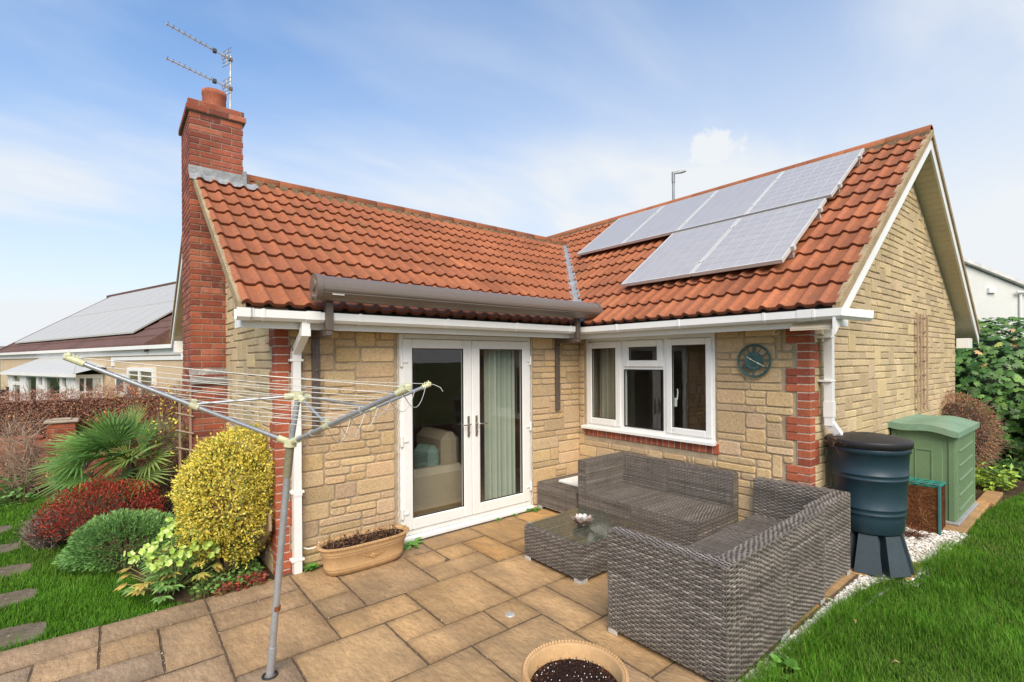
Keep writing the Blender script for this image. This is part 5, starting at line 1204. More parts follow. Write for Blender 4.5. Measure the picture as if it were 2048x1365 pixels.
# green storage box
m_box = M('sage_plastic', (.150, .235, .125), .5, .4, n1=(2, .08), n2=(30, .05)); m_lid = M('lid_green', (.185, .305, .205), .55, .4, n1=(2.5, .14), n2=(25, .1), speck=[(3, .55, .7, (.26, .24, .14), .5)])
X0, X1, Y0, Y1 = 2.26, 3.42, -3.475, -2.905
sb_ = thing('storage_box', 'sage green plastic garden storage box with wavy lid', 'storage box', ((X0+X1)/2, (Y0+Y1)/2, -.006))
def ztop(y): t = (y-Y0)/(Y1-Y0); return 1.005+.055*t+.018*math.sin(2*math.pi*(t-.1))
g = G(); ys = np.linspace(Y0, Y1, 13); n = len(ys)
poly = [(y, ztop(y)-.03) for y in ys]; P2 = [(Y0, .03)]+poly+[(Y1, .03)]
g.prism([(y, z) for y, z in P2][::-1], 0, X0, X1)
for k in range(5):    # moulded ribs on the long side
    z = .12+.165*k; xs = np.linspace(X0+.20, X1-.16, 9)
    g.tube([(x, Y0-.002, z+.035*((x-X0)/(X1-X0))**2) for x in xs], .013, 6)
g.box(X0+.03, Y0-.010, .05, X0+.08, Y0+.01, .96, .006); g.box(X1-.06, Y0-.010, .05, X1-.01, Y0+.01, .96, .006)
g.box(X0-.012, Y0+.0, .03, X0+.01, Y0+.06, .96, .006); g.box(X0-.012, Y1-.05, .03, X0+.01, Y1, .98, .006)
part('box_body', g, m_box, sb_)
g = G()
g.box(X0-.010, Y0+.105, .07, X0+.01, Y1-.09, .90, .006); part('door', g, m_box, sb_)
for (y0, y1) in ((Y0+.19, Y0+.35), (Y0+.39, Y1-.12)):
    g = G(); frame_rect(g, 0, X0-.019, X0-.009, y0, .10, y1, .80, .014, .003); part('door_panel', g, m_box, sb_)
g = G(); yl = np.linspace(Y0-.045, Y1+.035, 15)
up = [(y, ztop(min(max(y, Y0), Y1))+.042-(.012 if i in (0, 14) else 0)) for i, y in enumerate(yl)]; lo_ = [(y, ztop(min(max(y, Y0), Y1))-.030) for y in yl[::-1]]
g.prism((up+lo_)[::-1], 0, X0-.085, X1+.04)
for x in (X0+.36, X0+.74): g.sweep([(-.006, -.001), (.006, -.001), (.004, .003), (-.004, .003)], [(x, y, z) for y, z in up])
part('lid', g, m_lid, sb_)
g = G(); g.box(X0-.03, Y0-.035, -.005, X1+.02, Y1, .03, .008); part('base', g, M('grey_plinth', (.28, .29, .29), .7), sb_)
# low box beside it: rust-brown mesh front with teal lattice top
m_teal = M('teal_plastic', (.025, .22, .165), .5, .4, n1=(6, .1), n2=(40, .1)); m_rust = M('rusty_mesh', None, .9, .1, n1=(6, .3), n2=(50, .3))
lb = thing('mesh_crate', 'rusty mesh crate with bright teal lattice lid between water butt and storage box', 'crate', (1.98, -3.24, -.03))
g = G(); x0, y0, x1, y1 = 1.80, -3.42, 2.14, -3.02
g.box(x0+.015, y0+.015, -.02, x1-.015, y1-.015, .44, 0, col=(.16, .065, .026))
for fx in (x0+.012,):
    for k in np.linspace(0, 1, 15): g.sticks([(fx, y0+(y1-y0)*k, -.02)], [(fx, y0+(y1-y0)*k+.02, .45)], .004, None, (.20, .09, .04))
    for k in np.linspace(0, 1, 10): g.sticks([(fx-.003, y0, .46*k-.01)], [(fx-.003, y1, .46*k-.01)], .004, None, (.17, .075, .035))
n = 150; P = np.stack([np.full(n, x0+.005), rng.uniform(y0, y1, n), rng.uniform(0, .42, n)], 1); g.sticks(P, P+unit(n)*[.02, .07, .09], .0025, .001, pick([(.22, .10, .05), (.12, .05, .03), (.28, .15, .08)], n))
for k in np.linspace(0, 1, 10): g.sticks([(x0+(x1-x0)*k, y0+.012, -.02)], [(x0+(x1-x0)*k, y0+.012, .45)], .004, None, (.18, .08, .04))
part('mesh_side', g, m_rust, lb)
g = G()
for k in np.linspace(0, 1, 5): g.box(x0, y0+(y1-y0-.03)*k, .462, x1, y0+(y1-y0-.03)*k+.035, .480, .003)
for k in np.linspace(0, 1, 4): g.box(x0+(x1-x0-.03)*k, y0, .466, x0+(x1-x0-.03)*k+.03, y1, .478, .003)
part('lattice_lid', g, m_teal, lb)
g = G()
for yy in (y0-.012, y1+.0): g.box(x0-.012, yy, -.02, x0+.014, yy+.026, .50, .005)
g.tube([(x0-.01, y0, .50), (x0-.01, y1, .50)], .008, 8, (.3, .22, .10)); part('corner_post', g, M('teal_post', (.05, .16, .16), .5), lb)
g = G(); n = 150; c0 = np.array([1.55, -3.24, -.02]); D = unit(n); D[:, 2] = np.abs(D[:, 2])*.45+.05; L = rng.uniform(.08, .24, (n, 1)); g.sticks(np.tile(c0, (n, 1))+rng.normal(0, .05, (n, 3))*[1, 1, .1], c0+D*L, .0022, .001, pick([(.14, .06, .04), (.20, .11, .07), (.08, .035, .03)], n)); single('dead_shrub', g, M('dry_stem', None), 'small dead twiggy shrub on the white pebbles before the crate', 'shrub')
# leaning board at the corner of the house
g = G(); g.box(-.012, -.40, -.075, .012, .40, .075, .004, col=(.28, .20, .12)); a_ = R(-36)
g.xf(lambda V: np.stack([V[:, 0]-3.865+V[:, 2]*.10, V[:, 1]*math.cos(a_)-V[:, 2]*math.sin(a_)+.28, V[:, 1]*math.sin(a_)+V[:, 2]*math.cos(a_)+.24], 1))
single('wooden_board', g, m_wood, 'grey-brown wooden board leaning against the foot of the gable', 'board')
g = G()
for (p, q) in (((-4.30, 2.30, .50), (-4.30, 2.30, 1.62)), ((-4.20, 2.26, .50), (-4.20, 2.26, 1.58))): g.sticks([p], [q], .014, .012, (.30, .22, .15))
for z in (.82, 1.02, 1.22, 1.42): g.sticks([(-4.34, 2.30, z+.03)], [(-4.17, 2.24, z-.02)], .013, .013, (.33, .25, .18))
g.sticks([(-4.30, 2.30, -.03)], [(-4.30, 2.30, .5)], .014, .014, (.24, .17, .11)); single('small_trellis', g, m_wood, 'broken weathered trellis leaning at the chimney breast behind the palm', 'trellis')
# ================================================================== things seen through the glass
m_cloth = M('beige_upholstery', (.40, .325, .235), .9, .2, n1=(4, .06), n2=(50, .05)); m_curt = M('curtain_cloth', None, .85, .2, n1=(3, .06), n2=(50, .05), trans=.15)
so = thing('sofa', 'beige armchair sofa seen through the left french door', 'sofa', (-2.1, 1.0, .03))
g = G(); g.box(-2.62, .42, .10, -1.62, 1.30, .42, .05); part('seat', g, m_cloth, so)
g = G(); g.box(-2.66, .36, .08, -1.58, .56, .60, .07); part('armrest', g, m_cloth, so)
g = G(); g.box(-1.78, .56, .3, -1.52, 1.35, .95, .09); part('backrest', g, m_cloth, so)
g = G(); g.box(-1.98, .62, .45, -1.80, 1.0, .80, .07, rot=R(14)); single('cushion', g, M('teal_cushion', (.24, .33, .28), .9), 'grey-green cushion on the beige sofa behind the left french door', 'cushion')
ch = G(); ch.prism([(-.03, .45), (.21, .45), (.24, .95), (.21, 1.0), (.0, 1.0), (-.03, .95)], 1, 0, .05); ch.xf(lambda V: V+np.array([-2.78, .55, 0])); ch.box(-2.80, .55, .42, -2.55, .95, .46, .01); 
for x, y in ((-2.79, .56), (-2.58, .56), (-2.79, .92), (-2.58, .92)): ch.box(x, y, .03, x+.03, y+.03, .42)
single('dining_chair', ch, M('pale_green_paint', (.36, .40, .30), .7), 'pale green chair back at the left edge of the french doors', 'chair')
def curtain(p0, p1, z0, z1, folds, amp, col, name, label):
    p0, p1 = np.array(p0, float), np.array(p1, float); n = folds*8+1; t = np.linspace(0, 1, n); d = p1-p0; nr = np.array([-d[1], d[0]])/np.linalg.norm(d); g = G(); V = []
    for z, k in ((z0, 1.15), ((z0+z1)/2, 1.0), (z1, .8)):
        off = amp*k*np.sin(2*np.pi*t*folds)+amp*.4*np.sin(2*np.pi*t*folds*.37+1); xy = p0+d*t[:, None]+nr*off[:, None]; V.append(np.stack([xy[:, 0], xy[:, 1], np.full(n, z)], 1))
    b = np.arange(n-1); g.add(np.concatenate(V), [np.concatenate([np.stack([k*n+b, k*n+b+1, (k+1)*n+b+1, (k+1)*n+b], 1) for k in (0, 1)])], col, True); return single(name, g, m_curt, label, 'curtain')
curtain((-1.46, .16), (-1.00, .16), .05, 2.2, 6, .035, (.52, .56, .47), 'curtain', 'pale sage curtain behind the right french door')
curtain((.16, -.22), (.22, -.62), .95, 2.2, 5, .035, (.42, .39, .30), 'curtain', 'cream curtain at the inner-corner end of the casement window')
cl = thing('ceiling_lamp', 'amber glass bowl lamp hanging inside the casement window', 'lamp', (1.35, -2.25, 2.05))
g = G(); g.lathe([(.02, 1.98), (.10, 2.0), (.17, 2.06), (.20, 2.13)], (1.35, -2.25, 0), 24); part('lamp_shade', g, M('amber_glass', (.55, .20, .05), .4, trans=.3, emit=((1, .35, .06), .35)), cl)
g = G(); g.tube([(1.35, -2.25, 2.1), (1.35, -2.25, 2.27)], .01, 6); part('stem', g, m_steel, cl)
# ================================================================== planting
m_leaf = M('leaf', None, .5, .35, n1=(4, .12), n2=(30, .1), trans=.25, gain=2.0); m_wax = M('waxy_leaf', None, .42, .4, n1=(4, .12), n2=(30, .1), trans=.18, gain=1.7)
m_twig = M('twig', None, .85, .15, n1=(8, .2), n2=(60, .15), gain=1.3)
def shell(n, c, rad, lo=.72, power=1.0, zmin=-1.0):
    D = unit(n*2); D = D[D[:, 2] > zmin][:n]; n = len(D)
    r = lo+(1-lo)*rng.random(n)**power
    return np.array(c)+D*np.array(rad)*r[:, None], D
def lumps(P, c, rad, k, amp):
    """push points in and out so the outline is uneven"""
    D = (P-np.array(c))/np.array(rad); L = np.linalg.norm(D, axis=1)+1e-9; U = D/L[:, None]; K = unit(k)
    f = np.max(1-np.arccos(np.clip(U@K.T, -1, 1))/.55, axis=1); return P+(P-np.array(c))*(amp*np.clip(f, -.6, 1))[:, None]
# --- golden euonymus against the corner
YC, YR = np.array([-4.11, .36, .67]), np.array([.335, .42, .50])
t = thing('golden_shrub', 'rounded golden variegated evergreen shrub against the brick corner', 'shrub', (YC[0], YC[1], -.035))
N = 15000; P, D = shell(N, YC, YR, .80, .6, -.95)
hz_ = np.linalg.norm(D[:, :2], axis=1); P = YC+(P-YC)*(1/(hz_**2.35+np.abs(D[:, 2])**2.35)**(1/2.35))[:, None]; tz_ = np.clip((P[:, 2]-YC[2])/YR[2], 0, 1)**2; P[:, :2] = YC[:2]+(P[:, :2]-YC[:2])*(1.04-.20*tz_)[:, None]; P[:, 0] += .085*tz_;  P = lumps(P, YC, YR, 34, .27)
keep = (P[:, 0] < -3.79); P, D = P[keep], D[keep]
low = P[:, 2] < .36; cut_ = low & (np.sin(P[:, 0]*16+1)+np.cos(P[:, 1]*13) > .95); P, D = P[~cut_], D[~cut_]; n = len(P)
dirs = D*.8+unit(n)*.9+np.array([0, 0, .45]); cc = pick([(.47, .385, .055), (.43, .36, .05), (.52, .45, .11), (.40, .36, .045), (.45, .34, .04)], n, .12)
gm = rng.random(n) < .09; cc[gm] = pick([(.08, .17, .03), (.12, .20, .04)], gm.sum())
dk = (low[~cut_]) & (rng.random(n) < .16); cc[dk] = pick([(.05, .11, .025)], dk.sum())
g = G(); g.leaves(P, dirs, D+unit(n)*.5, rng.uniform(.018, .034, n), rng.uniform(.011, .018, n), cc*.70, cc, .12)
P2, D2 = shell(2600, YC, YR*.86, .85, 1, -.95); g.leaves(P2, D2+unit(len(P2)), unit(len(P2)), .045, .03, pick([(.20, .17, .02), (.28, .23, .03)], len(P2)))
for k in range(150):       # stray shoots
    q = rng.integers(0, n); o = P[q]; d_ = D[q]*.7+np.array([0, 0, .6])+unit(1)[0]*.4; d_ /= np.linalg.norm(d_); j = 7; B = o+d_*np.linspace(0, rng.uniform(.04, .11), j)[:, None]; B[:, 0] = np.minimum(B[:, 0], -3.80)
    g.leaves(B, d_+unit(j)*.9, unit(j), .026, .014, pick([(.47, .40, .07), (.52, .46, .13), (.36, .36, .06)], j), None, .1)
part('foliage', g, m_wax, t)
g = G()
for k in range(9):
    a = rng.uniform(0, 6.28); q = YC+np.array([math.cos(a)*.22, math.sin(a)*.25, rng.uniform(-.25, .1)]); g.tube([(YC[0]+.05*math.cos(a), YC[1]+.05*math.sin(a), -.05), tuple((q+[YC[0], YC[1], 0])/2*[1, 1, .9]), q], [.018, .012, .007], 5, (.13, .09, .06))
part('stems', g, m_twig, t)
# --- fan palm
PH = np.array([-4.76, 3.02, .66])
t = thing('fan_palm', 'green fan palm with spiky pleated leaves beside the chimney', 'palm', (PH[0], PH[1], -.035))
def fan(c, axis, face, L, spread, nl, col, fold=.25):
    axis = np.array(axis, float); axis /= np.linalg.norm(axis); face = np.array(face, float); face -= axis*(face@axis); face /= np.linalg.norm(face); s = np.cross(axis, face); g = G(); c = np.array(c)
    for k in range(nl):
        a = (k/(nl-1)-.5)*spread; d = axis*math.cos(a)+s*math.sin(a); l = L*(1-.18*(abs(a)/(spread/2))**2)*rng.uniform(.93, 1.06); sd = -axis*math.sin(a)+s*math.cos(a)
        w = .5*L*.55*spread/nl*.74; dro = -np.array([0, 0, 1])*l*rng.uniform(.02, .14)
        m1 = c+d*l*.52; tip = c+d*l+dro; up_ = face*w*.55; cl = np.array(col)*rng.uniform(.8, 1.2); ct = cl*1.25+np.array([.03, .03, .0])*rng.random()
        V = [c, m1+sd*w, m1+up_, m1-sd*w, tip, c+d*l*.06+up_*.2]
        g.add(V, [np.array([(0, 1, 2), (0, 2, 3)]), np.array([(1, 4, 2), (2, 4, 3)])], np.array([cl*.8, cl, cl*1.1, cl, ct, cl]))
    return g
stalk = G()
FR = [  # azimuth (deg, 0 = right of viewer, 90 = away), elevation, petiole, length
    (95, 78, .32, .42), (150, 50, .36, .40), (60, 45, .34, .38), (185, 30, .42, .44), (20, 30, .36, .36), (205, 8, .44, .44), (225, 28, .40, .42), (250, 40, .32, .40), (280, 22, .38, .42), (310, 18, .40, .38),
    (335, 12, .40, .36), (240, -4, .42, .44), (275, -10, .40, .44), (305, -16, .36, .40), (205, -18, .40, .42), (130, 20, .42, .4), (350, 46, .30, .36), (170, 66, .28, .38), (262, 64, .26, .40), (230, 58, .30, .40), (325, -8, .44, .38), (185, -4, .46, .42)]
rx_, fx_ = np.array([.776, -.631, 0]), np.array([.631, .776, 0])
FR += [(a_+rng.uniform(-22, 22), e_+rng.uniform(-14, 14), p_*rng.uniform(.75, 1.05), l_*rng.uniform(.8, 1.05)) for a_, e_, p_, l_ in FR[3:18]]
for az, el, pe, L in FR:
    a, e = R(az+rng.uniform(-8, 8)), R(el); d = (rx_*math.cos(a)+fx_*math.sin(a))*math.cos(e)+np.array([0, 0, math.sin(e)])
    c = PH+d*pe+np.array([0, 0, -.06*(1-math.sin(e))]); stalk.tube([PH, PH+d*pe*.55+[0, 0, .02], c], [.013, .009, .007], 5, (.16, .20, .05))
    fa = np.array([0, 0, 1.0])*.9-fx_*.5+rng.normal(0, .25, 3) if el < 60 else -fx_+rng.normal(0, .2, 3)
    L = L*1.12; fg = fan(c, d+np.array([0, 0, -.14 if el < 40 else .0]), fa, L, R(rng.uniform(150, 190)) if el < 70 else R(75), 17, random.choice([(.045, .098, .022), (.055, .12, .026), (.038, .085, .022), (.11, .17, .045)]))
    part('frond', fg, m_leaf, t)
g = stalk; g.tube([(PH[0], PH[1], -.05), (PH[0], PH[1], PH[2]*.6), PH], [.085, .08, .05], 9, (.10, .07, .045)); n = 400; a = rng.uniform(0, 6.28, n); z = rng.uniform(0, .62, n); B = np.stack([PH[0]+.08*np.cos(a), PH[1]+.08*np.sin(a), z], 1)
g.sticks(B, B+np.stack([np.cos(a)*.03, np.sin(a)*.03, rng.uniform(.01, .06, n)], 1), .003, .001, pick([(.16, .11, .06), (.09, .06, .04)], n)); part('trunk', g, m_twig, t)
# --- red-leaved nandina / berberis
def dome(name, label, cat, c, rad, nl, pal, ln, wd, tw=None, mat=None, lump=(40, .12), lo=.55, up=.5, zmin=-.25, tip=None, ntw=160, twcol=(.10, .06, .045)):
    c, rad = np.array(c, float), np.array(rad, float); t = thing(name, label, cat, (c[0], c[1], -.035)); P, D = shell(nl, c, rad, lo, .7, zmin); P = lumps(P, c, rad, *lump); P[:, 2] = np.maximum(P[:, 2], -.02); n = len(P)
    g = G(); cc = pick(pal, n, .16); g.leaves(P, D*.7+unit(n)*.8+[0, 0, up], unit(n)+D, rng.uniform(ln*.6, ln*1.25, n), rng.uniform(wd*.7, wd*1.2, n), cc, None if tip is None else pick(tip, n, .12)); part('foliage', g, mat or m_leaf, t)
    g = G(); b = np.tile([c[0], c[1], -.04], (ntw, 1))+rng.normal(0, .05, (ntw, 3))*[1, 1, 0]; D = unit(ntw); D[:, 2] = np.abs(D[:, 2]); e = c+D*rad*.9; m_ = b*.45+e*.55+unit(ntw)*.04; g.sticks(b, m_, .0055, .004, np.array(twcol)); g.sticks(m_, e, .004, .0015, np.array(twcol)*1.2); part('stems', g, m_twig, t); return t
dome('red_shrub', 'dense red-leaved mound shrub below the fan palm', 'shrub', (-4.98, 2.12, .25), (.46, .50, .33), 5200, [(.19, .020, .011), (.15, .016, .010), (.24, .032, .014), (.09, .014, .008), (.15, .03, .014)], .030, .014, lump=(50, .26))
dome('grey_twig_shrub', 'grey-brown twiggy low shrub left of the red shrub', 'shrub', (-5.40, 2.34, .12), (.26, .36, .24), 900, [(.12, .09, .07), (.17, .13, .11), (.09, .06, .045), (.07, .08, .03)], .03, .010, ntw=420, twcol=(.17, .13, .11))
# juniper: feathery flat sprays
JC, JR = np.array([-4.81, 1.36, .10]), np.array([.38, .38, .25])
t = thing('juniper', 'low spreading blue-green juniper mound at the lawn edge', 'shrub', (JC[0], JC[1], -.035)); P, D = shell(5200, JC, JR, .74, .7, -.15); P = lumps(P, JC, JR, 60, .30); P[:, 2] = np.maximum(P[:, 2], -.01); n = len(P)
g = G(); cc = pick([(.125, .23, .07), (.10, .19, .055), (.16, .27, .095), (.08, .155, .05)], n)
for k in range(3): g.leaves(P, D*1.0+unit(n)*.45+[-.1, -.25, .10], D+unit(n)*.6, rng.uniform(.028, .055, n), .0085, cc*.8, cc*1.15, .05)
part('foliage', g, m_leaf, t); g = G(); b = np.tile(JC*[1, 1, 0], (60, 1)); e = JC+unit(60)*JR*.85; e[:, 2] = np.abs(e[:, 2]); g.sticks(b, e, .008, .003, (.12, .08, .05)); part('stems', g, m_twig, t)
# hellebore: palmate leaves and pale green flower heads
HC = np.array([-4.52, .30, 0]); t = thing('hellebore', 'hellebore with pale lime flower clusters and yellowing leaves by the patio', 'flowering plant', (HC[0], HC[1], -.035))
heads = [(-4.72, .22, .30), (-4.60, .12, .27), (-4.46, .16, .30), (-4.335, .22, .40), (-4.52, .42, .43), (-4.42, .62, .50), (-4.63, .30, .34), (-4.28, .12, .33)]
g, f, s = G(), G(), G()
for (x, y, z) in heads:
    f = G()
    b = np.array([HC[0]+rng.normal(0, .05), HC[1]+rng.normal(0, .05), -.03]); h = np.array([x, y, z]); s.tube([b, b*.4+h*.6+[0, 0, .05], h], [.007, .006, .005], 5, (.22, .28, .08))
    for q in range(16):
        o = h+rng.normal(0, .045, 3)*[1, 1, .8]+[0, 0, .01]; nrm = unit(1)[0]*.7+np.array([-.2, -.5, .6]); nrm /= np.linalg.norm(nrm); a_ = np.cross(nrm, [0, 0, 1.0]); a_ /= np.linalg.norm(a_); b_ = np.cross(nrm, a_); n5 = 5; an = np.arange(n5)*2*np.pi/n5+rng.random()
        dd = np.cos(an)[:, None]*a_+np.sin(an)[:, None]*b_; cc = pick([(.24, .34, .06), (.28, .37, .09), (.20, .30, .045), (.33, .40, .15)], n5, .08); f.leaves(np.tile(o, (n5, 1)), dd+nrm*.35, np.tile(nrm, (n5, 1)), .030, .030, cc*.9, cc, .1, .6)
    part('flower_head', f, m_leaf, t)
for k in range(70):
    a = rng.uniform(0, 6.28); r_ = rng.uniform(.06, .30); o = HC+np.array([math.cos(a)*r_*1.05, math.sin(a)*r_*1.0, rng.uniform(.06, .30)*(1-.8*max(0, r_-.2)/.2)]); s.sticks([HC+[0, 0, -.03]], [o], .004, .003, (.20, .22, .07))
    d0 = np.array([math.cos(a), math.sin(a), -.25]); n5 = 5; an = (np.arange(n5)-2)*.52; sd = np.array([-d0[1], d0[0], 0]); dd = np.cos(an)[:, None]*d0+np.sin(an)[:, None]*sd
    old = rng.random() < .5; cc = pick([(.26, .22, .05), (.30, .21, .06), (.20, .20, .05)] if old else [(.07, .15, .035), (.10, .19, .05), (.14, .22, .06)], n5, .12); g.leaves(np.tile(o, (n5, 1)), dd, np.tile([0, 0, 1.0], (n5, 1)), rng.uniform(.07, .11, n5), rng.uniform(.030, .042, n5), cc, cc*1.1, .1)
part('foliage', g, m_wax, t); part('stems', s, m_twig, t)
# low cover between the shrubs and the paving
def cover(name, label, poly, n, pal, ln, wd, h, cat='ground cover plant'):
    p = np.array(poly); P = rng.uniform(p.min(0), p.max(0), (n*3, 2)); P = P[inside(poly, P)][:n]; n = len(P); K = P[rng.integers(0, n, max(6, n//28))]
    d = np.min(np.linalg.norm(P[:, None]-K[None], axis=2), axis=1); z = -.02+h*np.exp(-(d/.055)**2)*rng.uniform(.5, 1.1, n); g = G(); P3 = np.column_stack([P, z]); dr = unit(n); dr[:, 2] = dr[:, 2]*.35
    cc = pick(pal, n, .15); g.leaves(P3, dr, np.tile([0, 0, 1.0], (n, 1))+unit(n)*.5, rng.uniform(ln*.7, ln*1.2, n), rng.uniform(wd*.8, wd*1.2, n), cc*.9, cc, .1, .6); s_ = G(); s_.sticks(np.column_stack([P, np.full(n, -.04)]), P3, .0016, .0012, (.12, .10, .04))
    t = thing(name, label, cat, (float(P[:, 0].mean()), float(P[:, 1].mean()), -.035)); part('foliage', g, m_wax, t); part('stems', s_, m_twig, t); return t
cover('ground_cover', 'green leafy ground cover along the patio edge under the golden shrub', [(-4.42, -.075), (-3.9, -.075), (-3.85, .5), (-4.2, .7), (-4.42, .35)], 900, [(.07, .155, .03), (.10, .20, .045), (.05, .11, .025), (.16, .22, .06)], .035, .03, .10)
cover('red_ground_cover', 'dark red-leaved ground cover spilling onto the patio edge', [(-4.28, -.13), (-3.88, -.12), (-3.9, .07), (-4.28, .05)], 520, [(.19, .03, .03), (.13, .022, .024), (.24, .06, .03), (.10, .09, .03)], .032, .026, .075)
cover('ground_cover', 'low green and brown undergrowth between juniper and golden shrub', [(-4.6, .6), (-3.85, .7), (-3.85, 2.2), (-4.5, 2.0)], 1100, [(.05, .10, .025), (.08, .14, .03), (.09, .06, .03), (.13, .10, .04)], .05, .028, .12)
cover('ground_cover', 'green broad-leaved plants at the left frame edge below the brick wall', [(-6.5, 4.6), (-5.75, 4.6), (-5.8, 5.3), (-6.5, 5.4)], 420, [(.09, .19, .04), (.13, .24, .07), (.06, .12, .03)], .085, .06, .34)
# bare climber / old shrub tangled behind the palm, with a few golden leaves
def tangle(name, label, cat, c, rad, n, pal, leafpal, nl, base=None, r0=.006):
    c, rad = np.array(c, float), np.array(rad, float); t = thing(name, label, cat, (c[0], c[1], -.05)); g = G()
    k = max(6, n//30); roots = np.column_stack([c[0]+rng.normal(0, rad[0]*.25, k), c[1]+rng.normal(0, rad[1]*.25, k), np.full(k, -.05)])
    for q in range(k):
        e = c+unit(1)[0]*rad*rng.uniform(.5, .95); e[2] = max(e[2], .15); m1 = roots[q]*.5+e*.5+rng.normal(0, .06, 3)*[1, 1, .4]; g.tube([roots[q], m1, e], [r0*1.6, r0*1.1, r0*.5], 5, pal[q % len(pal)])
        j = n//k; tt = rng.uniform(.25, 1, (j, 1)); B = np.where(tt < .5, roots[q]+(m1-roots[q])*tt*2, m1+(e-m1)*(tt*2-1)); D = unit(j)+[0, 0, .25]; L = rng.uniform(.10, .34, (j, 1)); M1 = B+D*L*.5; E1 = M1+(D+unit(j)*.8)*L*.45
        cc = pick(pal, j, .15); g.sticks(B, M1, r0*.42, r0*.3, cc); g.sticks(M1, E1, r0*.3, r0*.15, cc)
        for _ in range(2): D2 = D+unit(j)*1.1; g.sticks(M1, M1+D2*L*rng.uniform(.25, .5), r0*.25, r0*.12, cc)
    part('branches', g, m_twig, t)
    if nl:
        P = c+unit(nl)*rad*(rng.random((nl, 1))**.5); P[:, 2] = np.maximum(P[:, 2], .02); g = G(); cc = pick(leafpal, nl, .15); g.leaves(P, unit(nl), unit(nl), rng.uniform(.025, .05, nl), rng.uniform(.015, .03, nl), cc, cc*1.1); part('foliage', g, m_leaf, t)
    return t
tangle('climber', 'tangled brown climber with sparse golden leaves at the chimney breast', 'climber', (-4.33, 2.75, .82), (.26, .40, .78), 620, [(.13, .09, .065), (.18, .13, .10), (.09, .055, .04)], [(.45, .36, .04), (.36, .33, .06), (.10, .13, .03), (.16, .07, .03)], 520)
tangle('copper_shrub', 'copper-brown leafy shrub behind the fan palm', 'shrub', (-4.65, 4.35, .78), (.55, .6, .75), 700, [(.13, .07, .05), (.17, .10, .07)], [(.22, .075, .035), (.16, .055, .03), (.11, .10, .03), (.27, .11, .04)], 1500)
tangle('bare_shrub', 'bare pale-brown shrub standing before the garden wall', 'shrub', (-5.95, 5.35, .62), (.40, .36, .66), 900, [(.30, .22, .16), (.24, .17, .12), (.36, .27, .20)], [(.34, .22, .10), (.30, .17, .08)], 110)
tangle('dry_shrub', 'short dry shrub with buff seed heads beside the wall pier', 'shrub', (-5.45, 5.2, .30), (.26, .26, .36), 260, [(.28, .18, .10), (.2, .12, .07)], [(.45, .28, .13), (.38, .22, .10)], 320)
# garden wall with pier and brown hedge behind it
gw = thing('garden_wall', 'low red brick garden wall with a capped pier under the brown hedge', 'wall', (-6.2, 5.95, -.04))
g = G(); random.seed(5)
def wall_run(g, x0, x1, y0, y1, z0, z1):
    z = z0; k = 0; g.box(x0, y0+.006, z0, x1, y1, z1-.004, col=(.30, .19, .14))
    while z < z1-.03:
        t = x0-(.11 if k % 2 else 0)
        while t < x1:
            a, b = max(x0, t), min(x1, t+.215)
            if b-a > .02: g.box(a, y0, z+.004, b, y0+.06, z+.067, .004, col=np.array(random.choice(BRICK))*random.uniform(.8, 1.1))
            t += .225
        z += .075; k += 1
wall_run(g, -9.2, -5.70, 5.92, 6.12, -.08, .67); wall_run(g, -5.37, -3.7, 5.92, 6.12, -.08, .67); part('wall_run', g, m_brick, gw)
g = G(); wall_run(g, -5.70, -5.37, 5.80, 6.14, -.08, .90); 
for z in np.arange(-.08, .88, .075): g.box(-5.703, 5.81, z+.004, -5.64, 6.13, z+.067, .004, col=np.array(random.choice(BRICK)))
pr_ = part('pier', g, m_brick, gw); g = G(); g.box(-5.74, 5.77, .90, -5.33, 6.17, .945, .012); g.box(-5.66, 5.86, .945, -5.42, 6.08, .965, .01); part('coping', g, M('stone_coping', (.38, .32, .24), .9, n1=(8, .2)), pr_)
g = G(); g.box(-9.2, 5.90, .67, -5.745, 6.14, .71, .01, col=BRICK[2]); g.box(-5.325, 5.90, .67, -3.7, 6.14, .71, .01, col=BRICK[2]); part('coping', g, m_brick, gw)
hg = thing('hedge', 'clipped brown winter hedge behind the brick garden wall', 'hedge', (-6.4, 6.45, -.05))
n = 26000; P = np.stack([rng.uniform(-9.4, -3.5, n), rng.uniform(6.16, 6.85, n), rng.uniform(.25, 1.0, n)], 1); top = 1.36+.05*np.sin(P[:, 0]*5)+.07*np.where(P[:, 0] > -5.55, 1, 0)+.03*np.sin(P[:, 0]*17); P[:, 2] = .25+(top-.25)*rng.random(n)**.7; fr_ = rng.random(n) < .6; P[fr_, 1] = 6.16+np.abs(rng.normal(0, .06, fr_.sum()))
D = unit(n)+[0, -.25, .3]; cc = pick([(.21, .10, .060), (.26, .135, .085), (.17, .08, .05), (.32, .185, .125), (.24, .14, .09)], n); g = G(); g.leaves(P, D, unit(n), rng.uniform(.018, .042, n), rng.uniform(.009, .02, n), cc, cc*1.15); part('foliage', g, m_leaf, hg)
n = 8000; P = np.stack([rng.uniform(-9.4, -3.5, n), rng.uniform(6.14, 6.8, n), rng.uniform(.2, 1.36, n)], 1); D = unit(n)*[1, .6, 1]+[.0, -.1, .3]; g = G(); g.sticks(P, P+D*rng.uniform(.08, .26, (n, 1)), .004, .0015, pick([(.24, .13, .09), (.32, .19, .13), (.16, .08, .06)], n)); g.box(-9.4, 6.30, .0, -3.5, 6.75, 1.22, 0, col=(.06, .03, .022)); part('branches', g, m_twig, hg)
